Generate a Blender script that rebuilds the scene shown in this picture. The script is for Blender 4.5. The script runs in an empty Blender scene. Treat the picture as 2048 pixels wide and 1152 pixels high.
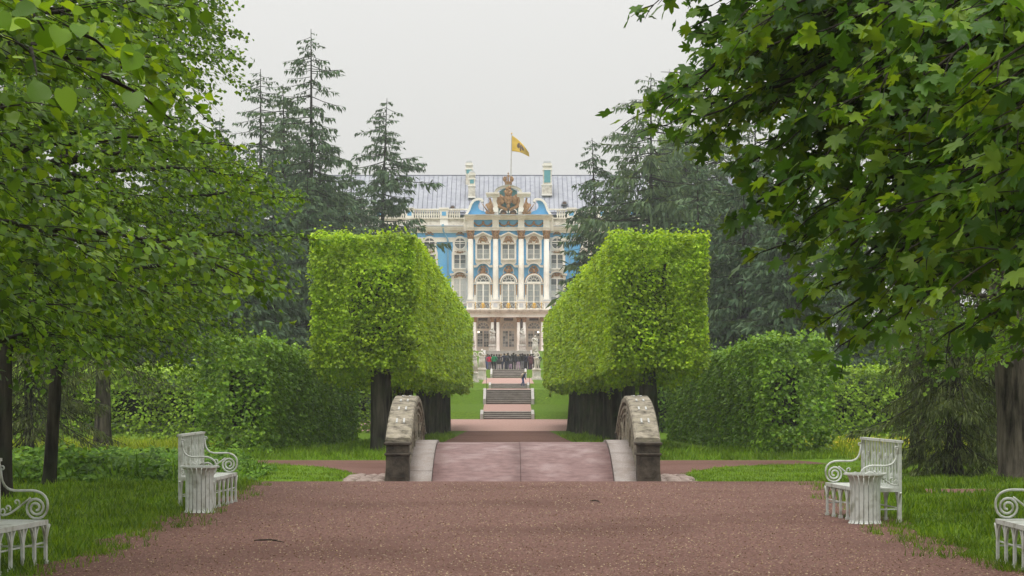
import bpy, bmesh, math, random
import numpy as np
from mathutils import Vector, Matrix

random.seed(7)
R = np.random.default_rng(11)
SC = bpy.context.scene
COL = SC.collection
CAMH = 1.8
FPX = 4400.0          # focal length in pixels of a 2048 px wide frame
VX, VY = 1016.0, 755.0

# ------------------------------------------------------------------ camera
cam = bpy.data.cameras.new('camera')
cam.sensor_width = 36.0
cam.lens = FPX / 2048 * 36.0
cam.shift_x = (1024 - VX) / 2048
cam.shift_y = (VY - 576) / 2048
cam.clip_start = 0.2
cam.clip_end = 3000
cam_o = bpy.data.objects.new('camera', cam)
COL.objects.link(cam_o)
cam_o.location = (0, 0, CAMH)
cam_o.rotation_euler = (math.radians(90), 0, 0)
SC.camera = cam_o

# ------------------------------------------------------------------ world: overcast
SUN_EL, SUN_AZ = math.radians(72), math.radians(190)
W = bpy.data.worlds.new('World')
SC.world = W
W.use_nodes = True
nt = W.node_tree
nt.nodes.clear()
out = nt.nodes.new('ShaderNodeOutputWorld')
bg = nt.nodes.new('ShaderNodeBackground')
sky = nt.nodes.new('ShaderNodeTexSky')
sky.sky_type = 'NISHITA'
sky.sun_disc = False
sky.sun_elevation = SUN_EL
sky.sun_rotation = SUN_AZ
sky.dust_density = 4.0
mul = nt.nodes.new('ShaderNodeVectorMath'); mul.operation = 'SCALE'
mul.inputs[3].default_value = 0.06
nt.links.new(sky.outputs[0], mul.inputs[0])
# overcast deck: standard overcast distribution, zenith three times the horizon
tc = nt.nodes.new('ShaderNodeTexCoord')
sep = nt.nodes.new('ShaderNodeSeparateXYZ')
nt.links.new(tc.outputs['Generated'], sep.inputs[0])
cl = nt.nodes.new('ShaderNodeClamp')
nt.links.new(sep.outputs[2], cl.inputs[0])
ma = nt.nodes.new('ShaderNodeMath'); ma.operation = 'MULTIPLY_ADD'
ma.inputs[1].default_value = 2.0; ma.inputs[2].default_value = 1.0
nt.links.new(cl.outputs[0], ma.inputs[0])
deck = nt.nodes.new('ShaderNodeVectorMath'); deck.operation = 'SCALE'
SKY_L = 0.43
deck.inputs[0].default_value = (SKY_L * 1.0, SKY_L * 0.99, SKY_L * 0.965)
nt.links.new(ma.outputs[0], deck.inputs[3])
mixw = nt.nodes.new('ShaderNodeMix'); mixw.data_type = 'RGBA'
mixw.inputs[0].default_value = 0.94
nt.links.new(mul.outputs[0], mixw.inputs[6])
nt.links.new(deck.outputs[0], mixw.inputs[7])
nt.links.new(mixw.outputs[2], bg.inputs[0])
bg.inputs[1].default_value = 1.0
nt.links.new(bg.outputs[0], out.inputs[0])

sun = bpy.data.lights.new('sun', 'SUN')
sun.energy = 1.5
sun.angle = math.radians(40)
sun.color = (1.0, 0.97, 0.92)
sun_o = bpy.data.objects.new('sun', sun)
COL.objects.link(sun_o)
sdir = Vector((math.sin(SUN_AZ) * math.cos(SUN_EL), math.cos(SUN_AZ) * math.cos(SUN_EL), math.sin(SUN_EL)))
sun_o.rotation_euler = sdir.to_track_quat('Z', 'Y').to_euler()

SC.view_settings.view_transform = 'Standard'
SC.view_settings.look = 'None'
SC.view_settings.gamma = 1.0
SC.view_settings.exposure = 0.6
cy = SC.cycles
cy.use_denoising = True
cy.max_bounces = 8
cy.diffuse_bounces = 6
cy.glossy_bounces = 2
cy.transmission_bounces = 6
cy.transparent_max_bounces = 6
cy.volume_bounces = 1
cy.caustics_reflective = False
cy.caustics_refractive = False
SC.render.film_transparent = False

# ------------------------------------------------------------------ helpers
def PX(x, d): return (x - VX) * d / FPX
def PZ(y, d): return CAMH - (y - VY) * d / FPX
def PT(x, y, d): return np.array((PX(x, d), d, PZ(y, d)))

GY = [-80, 37.4, 38.6, 43.5, 58, 63, 80, 100, 141, 152, 153.4, 161, 163.0, 165, 201, 202.2, 229, 230.8, 241, 250, 262, 420]
GZ = [0, 0, -.03, -.45, -.43, -.36, -.66, -1.0, -1.63, -1.09, -.57, -.16, .9, .92, .78, 1.24, 1.75, 2.62, 2.66, 4.8, 4.82, 4.82]
def G(y): return np.interp(y, GY, GZ)

def setp(o, label=None, cat=None, group=None, kind=None):
    if label: o['label'] = label
    if cat: o['category'] = cat
    if group: o['group'] = group
    if kind: o['kind'] = kind
    return o

def empty(name, loc, label=None, cat=None, group=None, rz=0.0):
    o = bpy.data.objects.new(name, None)
    o.empty_display_size = 0.3
    COL.objects.link(o)
    o.location = loc
    o.rotation_euler = (0, 0, rz)
    setp(o, label, cat, group)
    return o

def link(name, me, mat=None, parent=None, rel=True):
    """link mesh; with rel the mesh data is in world space and gets shifted under the parent (unrotated parents)"""
    o = bpy.data.objects.new(name, me)
    COL.objects.link(o)
    if mat is not None and len(me.materials) == 0:
        me.materials.append(mat)
    if parent is not None:
        o.parent = parent
        if rel:
            p = parent
            off = Vector((0, 0, 0))
            while p is not None:
                off += p.location
                p = p.parent
            o.location = -off
    return o

def np_mesh(name, V, F, smooth=False):
    """V (n,3), F (m,3) or (m,4) int arrays"""
    me = bpy.data.meshes.new(name)
    V = np.asarray(V, np.float32); F = np.asarray(F, np.int32)
    k = F.shape[1]
    me.vertices.add(len(V)); me.vertices.foreach_set('co', V.ravel())
    me.loops.add(F.size); me.loops.foreach_set('vertex_index', F.ravel())
    me.polygons.add(len(F))
    me.polygons.foreach_set('loop_start', np.arange(0, F.size, k, dtype=np.int32))
    me.polygons.foreach_set('loop_total', np.full(len(F), k, np.int32))
    if smooth:
        me.polygons.foreach_set('use_smooth', np.ones(len(F), bool))
    me.update(calc_edges=True)
    return me

class MB:
    def __init__(s): s.v = []; s.f = []; s.M = None
    def add(s, vs, fs):
        b = len(s.v)
        if s.M is not None: vs = [tuple(s.M @ Vector(v)) for v in vs]
        s.v.extend([tuple(map(float, v)) for v in vs]); s.f.extend([tuple(i + b for i in f) for f in fs])
        return s
    def box(s, x0, x1, y0, y1, z0, z1):
        return s.add([(x0,y0,z0),(x1,y0,z0),(x1,y1,z0),(x0,y1,z0),(x0,y0,z1),(x1,y0,z1),(x1,y1,z1),(x0,y1,z1)],
              [(0,3,2,1),(4,5,6,7),(0,1,5,4),(1,2,6,5),(2,3,7,6),(3,0,4,7)])
    def prism(s, poly, y0, y1):
        """poly: (x,z) outline, extruded in y"""
        n = len(poly)
        vs = [(p[0], y0, p[1]) for p in poly] + [(p[0], y1, p[1]) for p in poly]
        a = sum(poly[i][0]*poly[(i+1)%n][1]-poly[(i+1)%n][0]*poly[i][1] for i in range(n))
        idx = list(range(n))
        fs = []
        if a < 0: idx = idx[::-1]
        fs.append(tuple(idx)); fs.append(tuple(i+n for i in idx[::-1]))
        for k in range(n):
            i, j = idx[k], idx[(k+1)%n]
            fs.append((j, i, i+n, j+n))
        return s.add(vs, fs)
    def ribbon(s, path, w, y0, y1, side=0):
        """band along (x,z) polyline, width w, extruded y0..y1. side: -1 left,0 centre,1"""
        P = [np.array(p, float) for p in path]
        L, Rr = [], []
        for i in range(len(P)):
            t = P[min(i+1, len(P)-1)] - P[max(i-1, 0)]
            t = t/ (np.linalg.norm(t)+1e-9)
            n = np.array((-t[1], t[0]))
            ww = w[i] if hasattr(w, '__len__') else w
            L.append(P[i] + n*ww*(0.5+0.5*side)); Rr.append(P[i] - n*ww*(0.5-0.5*side))
        for i in range(len(P)-1):
            s.prism([tuple(L[i]), tuple(L[i+1]), tuple(Rr[i+1]), tuple(Rr[i])], y0, y1)
        return s
    def lathe(s, prof, c, n=12, a0=0.0):
        vs = []; fs = []
        for r, z in prof:
            for k in range(n):
                a = a0 + 2*math.pi*k/n
                vs.append((c[0]+r*math.cos(a), c[1]+r*math.sin(a), c[2]+z))
        for i in range(len(prof)-1):
            for k in range(n):
                k2 = (k+1) % n
                fs.append((i*n+k, i*n+k2, (i+1)*n+k2, (i+1)*n+k))
        fs.append(tuple(range(n))[::-1]); fs.append(tuple((len(prof)-1)*n+k for k in range(n)))
        return s.add(vs, fs)
    def tube(s, path, r, n=6, cap=True):
        P = [np.array(p, float) for p in path]
        m = len(P)
        rr = [r]*m if not hasattr(r, '__len__') else list(r)
        vs = []; fs = []
        prev = None
        for i in range(m):
            t = P[min(i+1, m-1)] - P[max(i-1, 0)]
            t /= (np.linalg.norm(t)+1e-9)
            if prev is None:
                a = np.array((0, 0, 1.)) if abs(t[2]) < .9 else np.array((1., 0, 0))
                u = np.cross(t, a)
            else:
                u = prev - t*np.dot(prev, t)
            u /= (np.linalg.norm(u)+1e-9); prev = u
            w = np.cross(t, u)
            for k in range(n):
                an = 2*math.pi*k/n
                vs.append(tuple(P[i] + rr[i]*(math.cos(an)*u + math.sin(an)*w)))
        for i in range(m-1):
            for k in range(n):
                k2 = (k+1) % n
                fs.append((i*n+k, i*n+k2, (i+1)*n+k2, (i+1)*n+k))
        if cap:
            fs.append(tuple(range(n))[::-1]); fs.append(tuple((m-1)*n+k for k in range(n)))
        return s.add(vs, fs)
    def ball(s, c, r, nu=8, nv=5):
        rx, ry, rz = r if hasattr(r, '__len__') else (r, r, r)
        prof = []
        vs = [(c[0], c[1], c[2]-rz)]
        for i in range(1, nv):
            a = -math.pi/2 + math.pi*i/nv
            for k in range(nu):
                b = 2*math.pi*k/nu
                vs.append((c[0]+rx*math.cos(a)*math.cos(b), c[1]+ry*math.cos(a)*math.sin(b), c[2]+rz*math.sin(a)))
        vs.append((c[0], c[1], c[2]+rz))
        fs = []
        for k in range(nu):
            fs.append((0, 1+(k+1)%nu, 1+k))
            fs.append((len(vs)-1, 1+(nv-2)*nu+k, 1+(nv-2)*nu+(k+1)%nu))
        for i in range(nv-2):
            for k in range(nu):
                a = 1+i*nu+k; b = 1+i*nu+(k+1)%nu
                fs.append((a, b, b+nu, a+nu))
        return s.add(vs, fs)
    def mesh(s, name, smooth=False):
        me = bpy.data.meshes.new(name)
        me.from_pydata(s.v, [], s.f)
        if smooth:
            me.polygons.foreach_set('use_smooth', [True]*len(me.polygons))
        me.update()
        return me
    def build(s, name, mat, parent=None, smooth=False, rel=True):
        return link(name, s.mesh(name, smooth), mat, parent, rel)

def bevel(o, w, seg=1, ang=40):
    m = o.modifiers.new('bevel', 'BEVEL'); m.width = w; m.segments = seg
    m.limit_method = 'ANGLE'; m.angle_limit = math.radians(ang)
    return o

# ------------------------------------------------------------------ materials
def newmat(name):
    m = bpy.data.materials.new(name); m.use_nodes = True
    t = m.node_tree
    b = t.nodes['Principled BSDF']
    return m, t, b

def surf(name, c1, c2=None, rough=.7, scale=3.0, detail=6, bump=0.0, bscale=None, spec=.12, lo=.35, hi=.65, c3=None, s3=.4, metal=0.0, rough2=None, stretch=None, cscale=None):
    """noise-mottled procedural surface; object coordinates in metres (world-space meshes)"""
    m, t, b = newmat(name)
    b.inputs['Roughness'].default_value = rough
    b.inputs['Specular IOR Level'].default_value = spec
    b.inputs['Metallic'].default_value = metal
    g = t.nodes.new('ShaderNodeNewGeometry')
    vec = g.outputs['Position']
    if stretch:
        mp = t.nodes.new('ShaderNodeMapping'); mp.inputs['Scale'].default_value = stretch
        t.links.new(vec, mp.inputs[0]); vec = mp.outputs[0]
    n = t.nodes.new('ShaderNodeTexNoise'); n.inputs['Scale'].default_value = scale; n.inputs['Detail'].default_value = detail
    n.inputs['Roughness'].default_value = .65
    t.links.new(vec, n.inputs['Vector'])
    r = t.nodes.new('ShaderNodeValToRGB')
    r.color_ramp.elements[0].position = lo; r.color_ramp.elements[1].position = hi
    r.color_ramp.elements[0].color = (*c1, 1); r.color_ramp.elements[1].color = (*(c2 or c1), 1)
    t.links.new(n.outputs[0], r.inputs[0])
    col = r.outputs[0]
    if c3:
        n3 = t.nodes.new('ShaderNodeTexNoise'); n3.inputs['Scale'].default_value = s3; n3.inputs['Detail'].default_value = 5
        t.links.new(g.outputs['Position'], n3.inputs['Vector'])
        rr = t.nodes.new('ShaderNodeValToRGB'); rr.color_ramp.elements[0].position = .48; rr.color_ramp.elements[1].position = .68
        t.links.new(n3.outputs[0], rr.inputs[0])
        mx = t.nodes.new('ShaderNodeMix'); mx.data_type = 'RGBA'
        t.links.new(rr.outputs[0], mx.inputs[0]); t.links.new(col, mx.inputs[6]); mx.inputs[7].default_value = (*c3, 1)
        col = mx.outputs[2]
        if rough2 is not None:
            mr = t.nodes.new('ShaderNodeMix'); mr.inputs[2].default_value = rough; mr.inputs[3].default_value = rough2
            t.links.new(rr.outputs[0], mr.inputs[0]); t.links.new(mr.outputs[0], b.inputs['Roughness'])
    t.links.new(col, b.inputs['Base Color'])
    if bump:
        nb = t.nodes.new('ShaderNodeTexNoise'); nb.inputs['Scale'].default_value = bscale or scale*4; nb.inputs['Detail'].default_value = 5
        t.links.new(vec, nb.inputs['Vector'])
        bp = t.nodes.new('ShaderNodeBump'); bp.inputs['Strength'].default_value = 1.0; bp.inputs['Distance'].default_value = bump
        t.links.new(nb.outputs[0], bp.inputs['Height']); t.links.new(bp.outputs[0], b.inputs['Normal'])
    return m

def leafmat(name, ca, cb, cc, trans=.35, rough=.34, tcol=None, spec=.18, patch=1.3):
    m, t, b = newmat(name)
    g = t.nodes.new('ShaderNodeNewGeometry'); oi = t.nodes.new('ShaderNodeObjectInfo')
    ad = t.nodes.new('ShaderNodeMath'); ad.operation = 'ADD'
    t.links.new(g.outputs['Random Per Island'], ad.inputs[0]); t.links.new(oi.outputs['Random'], ad.inputs[1])
    fr = t.nodes.new('ShaderNodeMath'); fr.operation = 'FRACT'; t.links.new(ad.outputs[0], fr.inputs[0])
    r = t.nodes.new('ShaderNodeValToRGB')
    e = r.color_ramp.elements
    e[0].position = 0; e[0].color = (*ca, 1); e[1].position = 1; e[1].color = (*cc, 1)
    x = e.new(.55); x.color = (*cb, 1)
    t.links.new(fr.outputs[0], r.inputs[0])
    nz = t.nodes.new('ShaderNodeTexNoise'); nz.inputs['Scale'].default_value = patch; nz.inputs['Detail'].default_value = 3
    t.links.new(g.outputs['Position'], nz.inputs['Vector'])
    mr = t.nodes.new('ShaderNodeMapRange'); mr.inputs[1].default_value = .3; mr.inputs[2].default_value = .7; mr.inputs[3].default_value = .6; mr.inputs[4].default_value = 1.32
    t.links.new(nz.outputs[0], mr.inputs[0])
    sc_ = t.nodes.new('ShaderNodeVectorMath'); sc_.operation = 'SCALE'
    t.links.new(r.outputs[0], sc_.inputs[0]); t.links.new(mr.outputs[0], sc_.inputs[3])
    r = sc_
    t.links.new(r.outputs[0], b.inputs['Base Color'])
    b.inputs['Roughness'].default_value = rough
    b.inputs['Specular IOR Level'].default_value = spec
    tr = t.nodes.new('ShaderNodeBsdfTranslucent')
    mm = t.nodes.new('ShaderNodeMix'); mm.data_type = 'RGBA'; mm.blend_type = 'MULTIPLY'; mm.inputs[0].default_value = 1
    t.links.new(r.outputs[0], mm.inputs[6]); mm.inputs[7].default_value = (*(tcol or (1.6, 1.42, .5)), 1)
    t.links.new(mm.outputs[2], tr.inputs[0])
    mix = t.nodes.new('ShaderNodeMixShader'); mix.inputs[0].default_value = trans
    o = [n for n in t.nodes if n.type == 'OUTPUT_MATERIAL'][0]
    t.links.new(b.outputs[0], mix.inputs[1]); t.links.new(tr.outputs[0], mix.inputs[2]); t.links.new(mix.outputs[0], o.inputs[0])
    return m

M = {}
M['gravel'] = surf('gravel', (.062, .031, .025), (.225, .128, .105), rough=.85, scale=38, detail=9, bump=.010, bscale=60, lo=.32, hi=.70, c3=(.102, .054, .043), s3=.3, stretch=(1, .4, 1), spec=.06)  # darker base holds tree shade as well as wet and brown litter
M['gravel_pale'] = surf('gravel_pale', (.32, .195, .165), (.44, .285, .245), rough=.85, scale=14, bump=.008, bscale=40)  # unshaded lighter copy of gravel for the open far paths
M['lawn'] = surf('lawn', (.060, .115, .010), (.125, .205, .018), rough=.9, scale=6, detail=8, bump=.03, bscale=25, spec=.05, c3=(.09, .17, .014), s3=.25)
M['soil'] = surf('soil', (.05, .03, .02), (.09, .06, .045), rough=.9, scale=9, bump=.02, bscale=30)
M['deck'] = surf('deck', (.125, .070, .066), (.225, .140, .132), rough=.65, scale=9, detail=12, bump=.006, bscale=60, c3=(.235, .158, .150), s3=1.7, rough2=.42, stretch=(.45, .9, 1), spec=.25)
M['granite'] = surf('granite', (.22, .19, .175), (.36, .32, .295), rough=.65, scale=40, detail=6, bump=.003, bscale=50, c3=(.24, .20, .175), s3=3)
M['oldstone'] = surf('oldstone', (.055, .048, .035), (.31, .275, .215), rough=.85, scale=4.6, detail=11, bump=.015, bscale=16, c3=(.24, .215, .155), s3=6, lo=.36, hi=.6, stretch=(1, 1, 1.8))
M['darkstone'] = surf('darkstone', (.035, .03, .025), (.13, .11, .085), rough=.85, scale=5, detail=9, bump=.008, bscale=20, lo=.35, hi=.75)
M['clamp'] = surf('clamp', (.32, .32, .30), (.46, .46, .44), rough=.45, scale=20)
M['cobble'] = surf('cobble', (.19, .145, .125), (.36, .29, .255), rough=.8, scale=4, bump=.006, bscale=30)
M['bark'] = surf('bark', (.010, .009, .007), (.048, .041, .032), rough=.9, scale=8, detail=9, bump=.04, bscale=14, stretch=(1, 1, .16), c3=(.026, .03, .018), s3=2.5, lo=.38, hi=.64)
M['bark_moss'] = surf('bark_moss', (.016, .015, .012), (.115, .105, .08), rough=.9, scale=6, detail=9, bump=.045, bscale=12, stretch=(1, 1, .12), c3=(.055, .066, .035), s3=2.2, lo=.38, hi=.66)
M['bark_grey'] = surf('bark_grey', (.012, .010, .008), (.135, .115, .092), rough=.9, scale=7, detail=9, bump=.05, bscale=12, stretch=(1, 1, .16), lo=.36, hi=.66)
M['white_iron'] = surf('white_iron', (.48, .505, .465), (.68, .70, .66), rough=.45, scale=8, detail=8, bump=.001, bscale=40, c3=(.29, .30, .24), s3=8, spec=.4)
M['stucco'] = surf('stucco', (.80, .76, .68), (.88, .85, .78), rough=.85, scale=.8, detail=8, c3=(.70, .65, .56), s3=.5)
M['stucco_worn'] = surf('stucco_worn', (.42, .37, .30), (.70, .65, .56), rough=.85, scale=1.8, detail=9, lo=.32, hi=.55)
M['blue'] = surf('blue', (.095, .36, .66), (.13, .42, .72), rough=.8, scale=.7, detail=7, c3=(.16, .42, .66), s3=.25)
M['teal'] = surf('teal', (.10, .30, .33), (.13, .35, .38), rough=.8, scale=2)
M['blue_pipe'] = surf('blue_pipe', (.16, .36, .52), (.22, .42, .56), rough=.5, scale=3)
M['gilt'] = surf('gilt', (.19, .092, .038), (.44, .26, .12), rough=.55, scale=6, detail=8, bump=.02, bscale=9, lo=.3, hi=.7)
M['gold'] = surf('gold', (.62, .36, .06), (.75, .48, .12), rough=.35, scale=6)
M['beige'] = surf('beige', (.70, .64, .53), (.78, .72, .61), rough=.8, scale=1.5)
M['dark_brown'] = surf('dark_brown', (.08, .045, .03), (.12, .07, .05), rough=.7, scale=2)
M['roof'] = surf('roof', (.275, .288, .325), (.35, .362, .40), rough=.6, scale=.5, detail=8, c3=(.255, .262, .315), s3=1.3, spec=.08)
M['roof_seam'] = surf('roof_seam', (.14, .145, .185), (.18, .185, .225), rough=.6, scale=2)
M['metal_flash'] = surf('metal_flash', (.45, .46, .48), (.6, .61, .62), rough=.45, scale=1.0)
M['glass_dark'] = surf('glass_dark', (.05, .06, .06), (.13, .14, .14), rough=.18, scale=.9, spec=.5)
M['glass_pale'] = surf('glass_pale', (.20, .22, .22), (.34, .36, .35), rough=.22, scale=1.2, spec=.5, stretch=(3, 1, .6))
M['curtain'] = surf('curtain', (.45, .46, .42), (.58, .58, .54), rough=.4, scale=1.2, stretch=(3, 1, .5))
M['marble'] = surf('marble', (.52, .48, .42), (.72, .68, .62), rough=.6, scale=4, detail=8, c3=(.42, .38, .32), s3=2.5)
M['marble_grey'] = surf('marble_grey', (.36, .35, .31), (.58, .56, .50), rough=.7, scale=4, detail=8)
M['step'] = surf('step', (.10, .085, .075), (.20, .175, .155), rough=.7, scale=2.2, detail=9, stretch=(.6, 1, 1))
M['pale_step'] = surf('pale_step', (.30, .27, .24), (.42, .39, .35), rough=.7, scale=2.2, detail=8)
M['step_edge'] = surf('step_edge', (.36, .33, .30), (.50, .47, .44), rough=.7, scale=3, detail=7)
M['post'] = surf('post', (.33, .31, .29), (.50, .475, .45), rough=.7, scale=4, detail=7)
M['iron'] = surf('iron', (.06, .05, .04), (.10, .08, .06), rough=.6, scale=5)
M['wet_twig'] = surf('wet_twig', (.015, .012, .009), (.04, .03, .02), rough=.6, scale=40)
# foliage
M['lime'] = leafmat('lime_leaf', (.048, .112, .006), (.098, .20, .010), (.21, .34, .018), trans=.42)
M['lime_right'] = leafmat('lime_leaf_deep', (.062, .130, .009), (.095, .19, .013), (.165, .28, .018), trans=.45)  # leaf colours of the limes beyond the maple
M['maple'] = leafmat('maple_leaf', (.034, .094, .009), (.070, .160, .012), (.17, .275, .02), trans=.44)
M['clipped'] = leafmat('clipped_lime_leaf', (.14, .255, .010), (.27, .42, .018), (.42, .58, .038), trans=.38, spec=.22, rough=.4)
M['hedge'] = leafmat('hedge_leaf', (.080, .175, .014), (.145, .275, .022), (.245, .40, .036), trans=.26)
M['hedge_yellow'] = leafmat('hedge_leaf_pale', (.15, .27, .018), (.24, .38, .03), (.34, .49, .05), trans=.3)
M['spruce'] = leafmat('spruce_needle', (.046, .086, .046), (.074, .124, .062), (.112, .168, .084), trans=.15, rough=.6, spec=.06)
M['larch'] = leafmat('larch_needle', (.066, .112, .058), (.098, .152, .074), (.14, .20, .095), trans=.22, rough=.6, spec=.06)
M['yew'] = leafmat('olive_needle', (.040, .058, .016), (.066, .090, .024), (.125, .155, .045), trans=.25, rough=.6)
M['pale_tree'] = leafmat('pale_leaf', (0.099, 0.170, 0.050), (0.128, 0.213, 0.057), (0.170, 0.256, 0.071), trans=.35)
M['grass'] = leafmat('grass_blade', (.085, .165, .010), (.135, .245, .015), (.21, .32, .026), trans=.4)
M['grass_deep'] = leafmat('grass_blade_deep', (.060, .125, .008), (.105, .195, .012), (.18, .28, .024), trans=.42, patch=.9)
M['meadow'] = leafmat('meadow_blade', (0.170, 0.256, 0.017), (0.256, 0.341, 0.026), (0.383, 0.426, 0.043), trans=.4)
M['weed'] = leafmat('goutweed_leaf', (.045, .110, .008), (.080, .170, .012), (.15, .27, .022), trans=.3, spec=.1, rough=.5)
def veins(base, name, k=5.0):
    m = M[base].copy(); m.name = name; t = m.node_tree
    b = [n for n in t.nodes if n.type == 'BSDF_PRINCIPLED'][0]
    tcn = t.nodes.new('ShaderNodeTexCoord'); sp = t.nodes.new('ShaderNodeSeparateXYZ'); t.links.new(tcn.outputs['Object'], sp.inputs[0])
    ab = t.nodes.new('ShaderNodeMath'); ab.operation = 'ABSOLUTE'; t.links.new(sp.outputs[0], ab.inputs[0])
    m1 = t.nodes.new('ShaderNodeMath'); m1.operation = 'MULTIPLY_ADD'; m1.inputs[1].default_value = -.85; t.links.new(ab.outputs[0], m1.inputs[0]); t.links.new(sp.outputs[1], m1.inputs[2])
    m2 = t.nodes.new('ShaderNodeMath'); m2.operation = 'MULTIPLY'; m2.inputs[1].default_value = k*6.283; t.links.new(m1.outputs[0], m2.inputs[0])
    m3 = t.nodes.new('ShaderNodeMath'); m3.operation = 'COSINE'; t.links.new(m2.outputs[0], m3.inputs[0])
    m4 = t.nodes.new('ShaderNodeMath'); m4.operation = 'ABSOLUTE'; t.links.new(m3.outputs[0], m4.inputs[0])
    m5 = t.nodes.new('ShaderNodeMath'); m5.operation = 'POWER'; m5.inputs[1].default_value = .35; t.links.new(m4.outputs[0], m5.inputs[0])
    bp = t.nodes.new('ShaderNodeBump'); bp.inputs['Strength'].default_value = .25; bp.inputs['Distance'].default_value = .002
    t.links.new(m5.outputs[0], bp.inputs['Height']); t.links.new(bp.outputs[0], b.inputs['Normal'])
    return m
M['lime_vein'] = veins('lime', 'lime_leaf_veined', 4.0)
M['lime_right_vein'] = veins('lime_right', 'lime_leaf_deep_veined', 4.0)
M['maple_vein'] = M['maple']
M['shade_core'] = surf('shade_core', (.012, .014, .007), (.03, .032, .015), rough=.9, scale=8, bump=.05, bscale=12)  # inner shade of clipped foliage put into the colour, along with dark twigs
M['dandelion'] = surf('dandelion', (.55, .42, .03), (.65, .5, .05), rough=.8)

# ------------------------------------------------------------------ leaf scattering
def nrm(a): return a / (np.linalg.norm(a, axis=-1, keepdims=True) + 1e-9)

def frames(Nn, T):
    Z = nrm(Nn)
    Y = T - (T*Z).sum(-1, keepdims=True)*Z
    Y = nrm(Y)
    X = np.cross(Y, Z)
    return X, Y, Z

LEAF7 = (np.array([(0,0,0),(-.40,.12,.07),(-.44,.5,.08),(0,1.0,-.12),(.44,.5,.08),(.40,.12,.07),(0,.45,0)], float),
         np.array([(0,6,1),(1,6,2),(2,6,3),(3,6,4),(4,6,5),(5,6,0)]))
def heart_tmpl():
    half = [(0, -.03), (.12, -.10), (.28, -.09), (.42, .06), (.475, .25), (.44, .46), (.33, .66), (.19, .82), (.08, .93)]
    out_ = [(-x, y) for x, y in half] + [(0, 1.08)] + [(x, y) for x, y in half[:0:-1]]
    V = [(0, y, -.10*(y-.3)**2) for y in (.12, .45, .78)]
    nb_ = len(V)
    V += [(x, y, .30*abs(x) - .35*x*x - .12*max(0, y-.3)**2*1.2 + .025*math.sin(y*14+x*5)) for x, y in out_]
    n = len(out_); F = []
    def spine(y): return 0 if y < .28 else (1 if y < .62 else 2)
    for k in range(n):
        a, b = k, (k+1) % n
        sa, sb = spine(out_[a][1]), spine(out_[b][1])
        F.append((sa, nb_+b, nb_+a))
        if sa != sb: F.append((sa, sb, nb_+b))
    return np.array(V, float), np.array(F)
HEART = heart_tmpl()
LEAF4 = (np.array([(0,0,0),(-.45,.42,.1),(0,1.0,-.08),(.45,.42,.1)], float), np.array([(0,2,1),(0,3,2)]))
def maple_tmpl(full=True):
    if full:
        half = [(0,1.0),(7,.80),(15,.82),(20,.62),(28,.50),(36,.66),(41,.80),(49,.96),(56,.76),(65,.74),(73,.52),(86,.46),(98,.60),(108,.70),(118,.56),(140,.44),(162,.40)]
    else:
        half = [(0,1.0),(13,.80),(27,.50),(40,.78),(49,.96),(62,.74),(82,.46),(106,.70),(145,.44)]
    pts = [(a, r) for a, r in half] + [(180, .22)] + [(-a, r) for a, r in half[:0:-1]]
    V = [(0, 0, 0)]
    for a, r in pts:
        ar = math.radians(a)
        V.append((r*math.sin(ar)*.62, r*math.cos(ar)*.62, .10*r*abs(math.sin(ar*2.0)) - .10*r*r))
    n = len(pts)
    F = [(0, 1+(k+1) % n, 1+k) for k in range(n)]
    V = np.array(V, float); V[:, 1] += .22
    return V, np.array(F)
MAPLE = maple_tmpl(True)
MAPLE_S = maple_tmpl(False)
BLADE = (np.array([(-.5,0,0),(.5,0,0),(.42,.55,.10),(0,1,.34)], float), np.array([(0,1,2),(0,2,3)]))
SPRAY = (np.array([(0,0,0),(-.5,.35,.05),(0,1,0),(.5,.35,-.05)], float), np.array([(0,2,1),(0,3,2)]))

def scatter_mesh(name, tmpl, P, X, Y, Z, s, sx=None):
    tv, tf = tmpl
    n = len(P)
    s = np.broadcast_to(np.asarray(s, float), (n,))
    wx = s if sx is None else np.broadcast_to(np.asarray(sx, float), (n,))
    V = P[:, None, :] + (tv[None, :, 0:1]*wx[:, None, None])*X[:, None, :] + s[:, None, None]*(tv[None, :, 1:2]*Y[:, None, :]) + (tv[None, :, 2:3]*wx[:, None, None])*Z[:, None, :]
    F = tf[None] + (np.arange(n)*len(tv))[:, None, None]
    return np_mesh(name, V.reshape(-1, 3), F.reshape(-1, 3))

_ph = R.uniform(0, 6.28, (40,)); _dr = R.normal(size=(40, 3))
def vnoise(P, f, k0=0):
    o = np.zeros(len(P))
    for i in range(6):
        d = _dr[(k0*6+i) % 40]
        o += np.sin((P @ d)*f*(1+.35*i) + _ph[(k0*6+i) % 40])
    return o/3.0

def leaf_objects(tree, P, X, Y, Z, s, tmpl, mat, nmax=300):
    """the leaves that show largest become parts of their own; returns mask of the rest"""
    d = P[:, 1]
    xi = VX + P[:, 0]*FPX/d; yi = VY - (P[:, 2]-CAMH)*FPX/d
    size = s*FPX/d
    size = np.where((xi > -20) & (xi < 2068) & (yi > -20) & (yi < 1172) & (d > 1), size, 0)
    # keep the ones that face the viewer and are not deep in the crown first
    idx = np.argsort(-size)[:nmax]
    idx = idx[size[idx] > 10]
    me = np_mesh('leaf', tmpl[0], tmpl[1]); me.materials.append(mat)
    off = np.array(tree.location)
    for i in idx:
        o = bpy.data.objects.new('leaf', me)
        COL.objects.link(o); o.parent = tree
        m = np.eye(4); m[:3, 0] = X[i]*s[i]; m[:3, 1] = Y[i]*s[i]; m[:3, 2] = Z[i]*s[i]; m[:3, 3] = P[i]-off
        o.matrix_local = Matrix(m.tolist())
    keep = np.ones(len(P), bool); keep[idx] = False
    return keep

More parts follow.
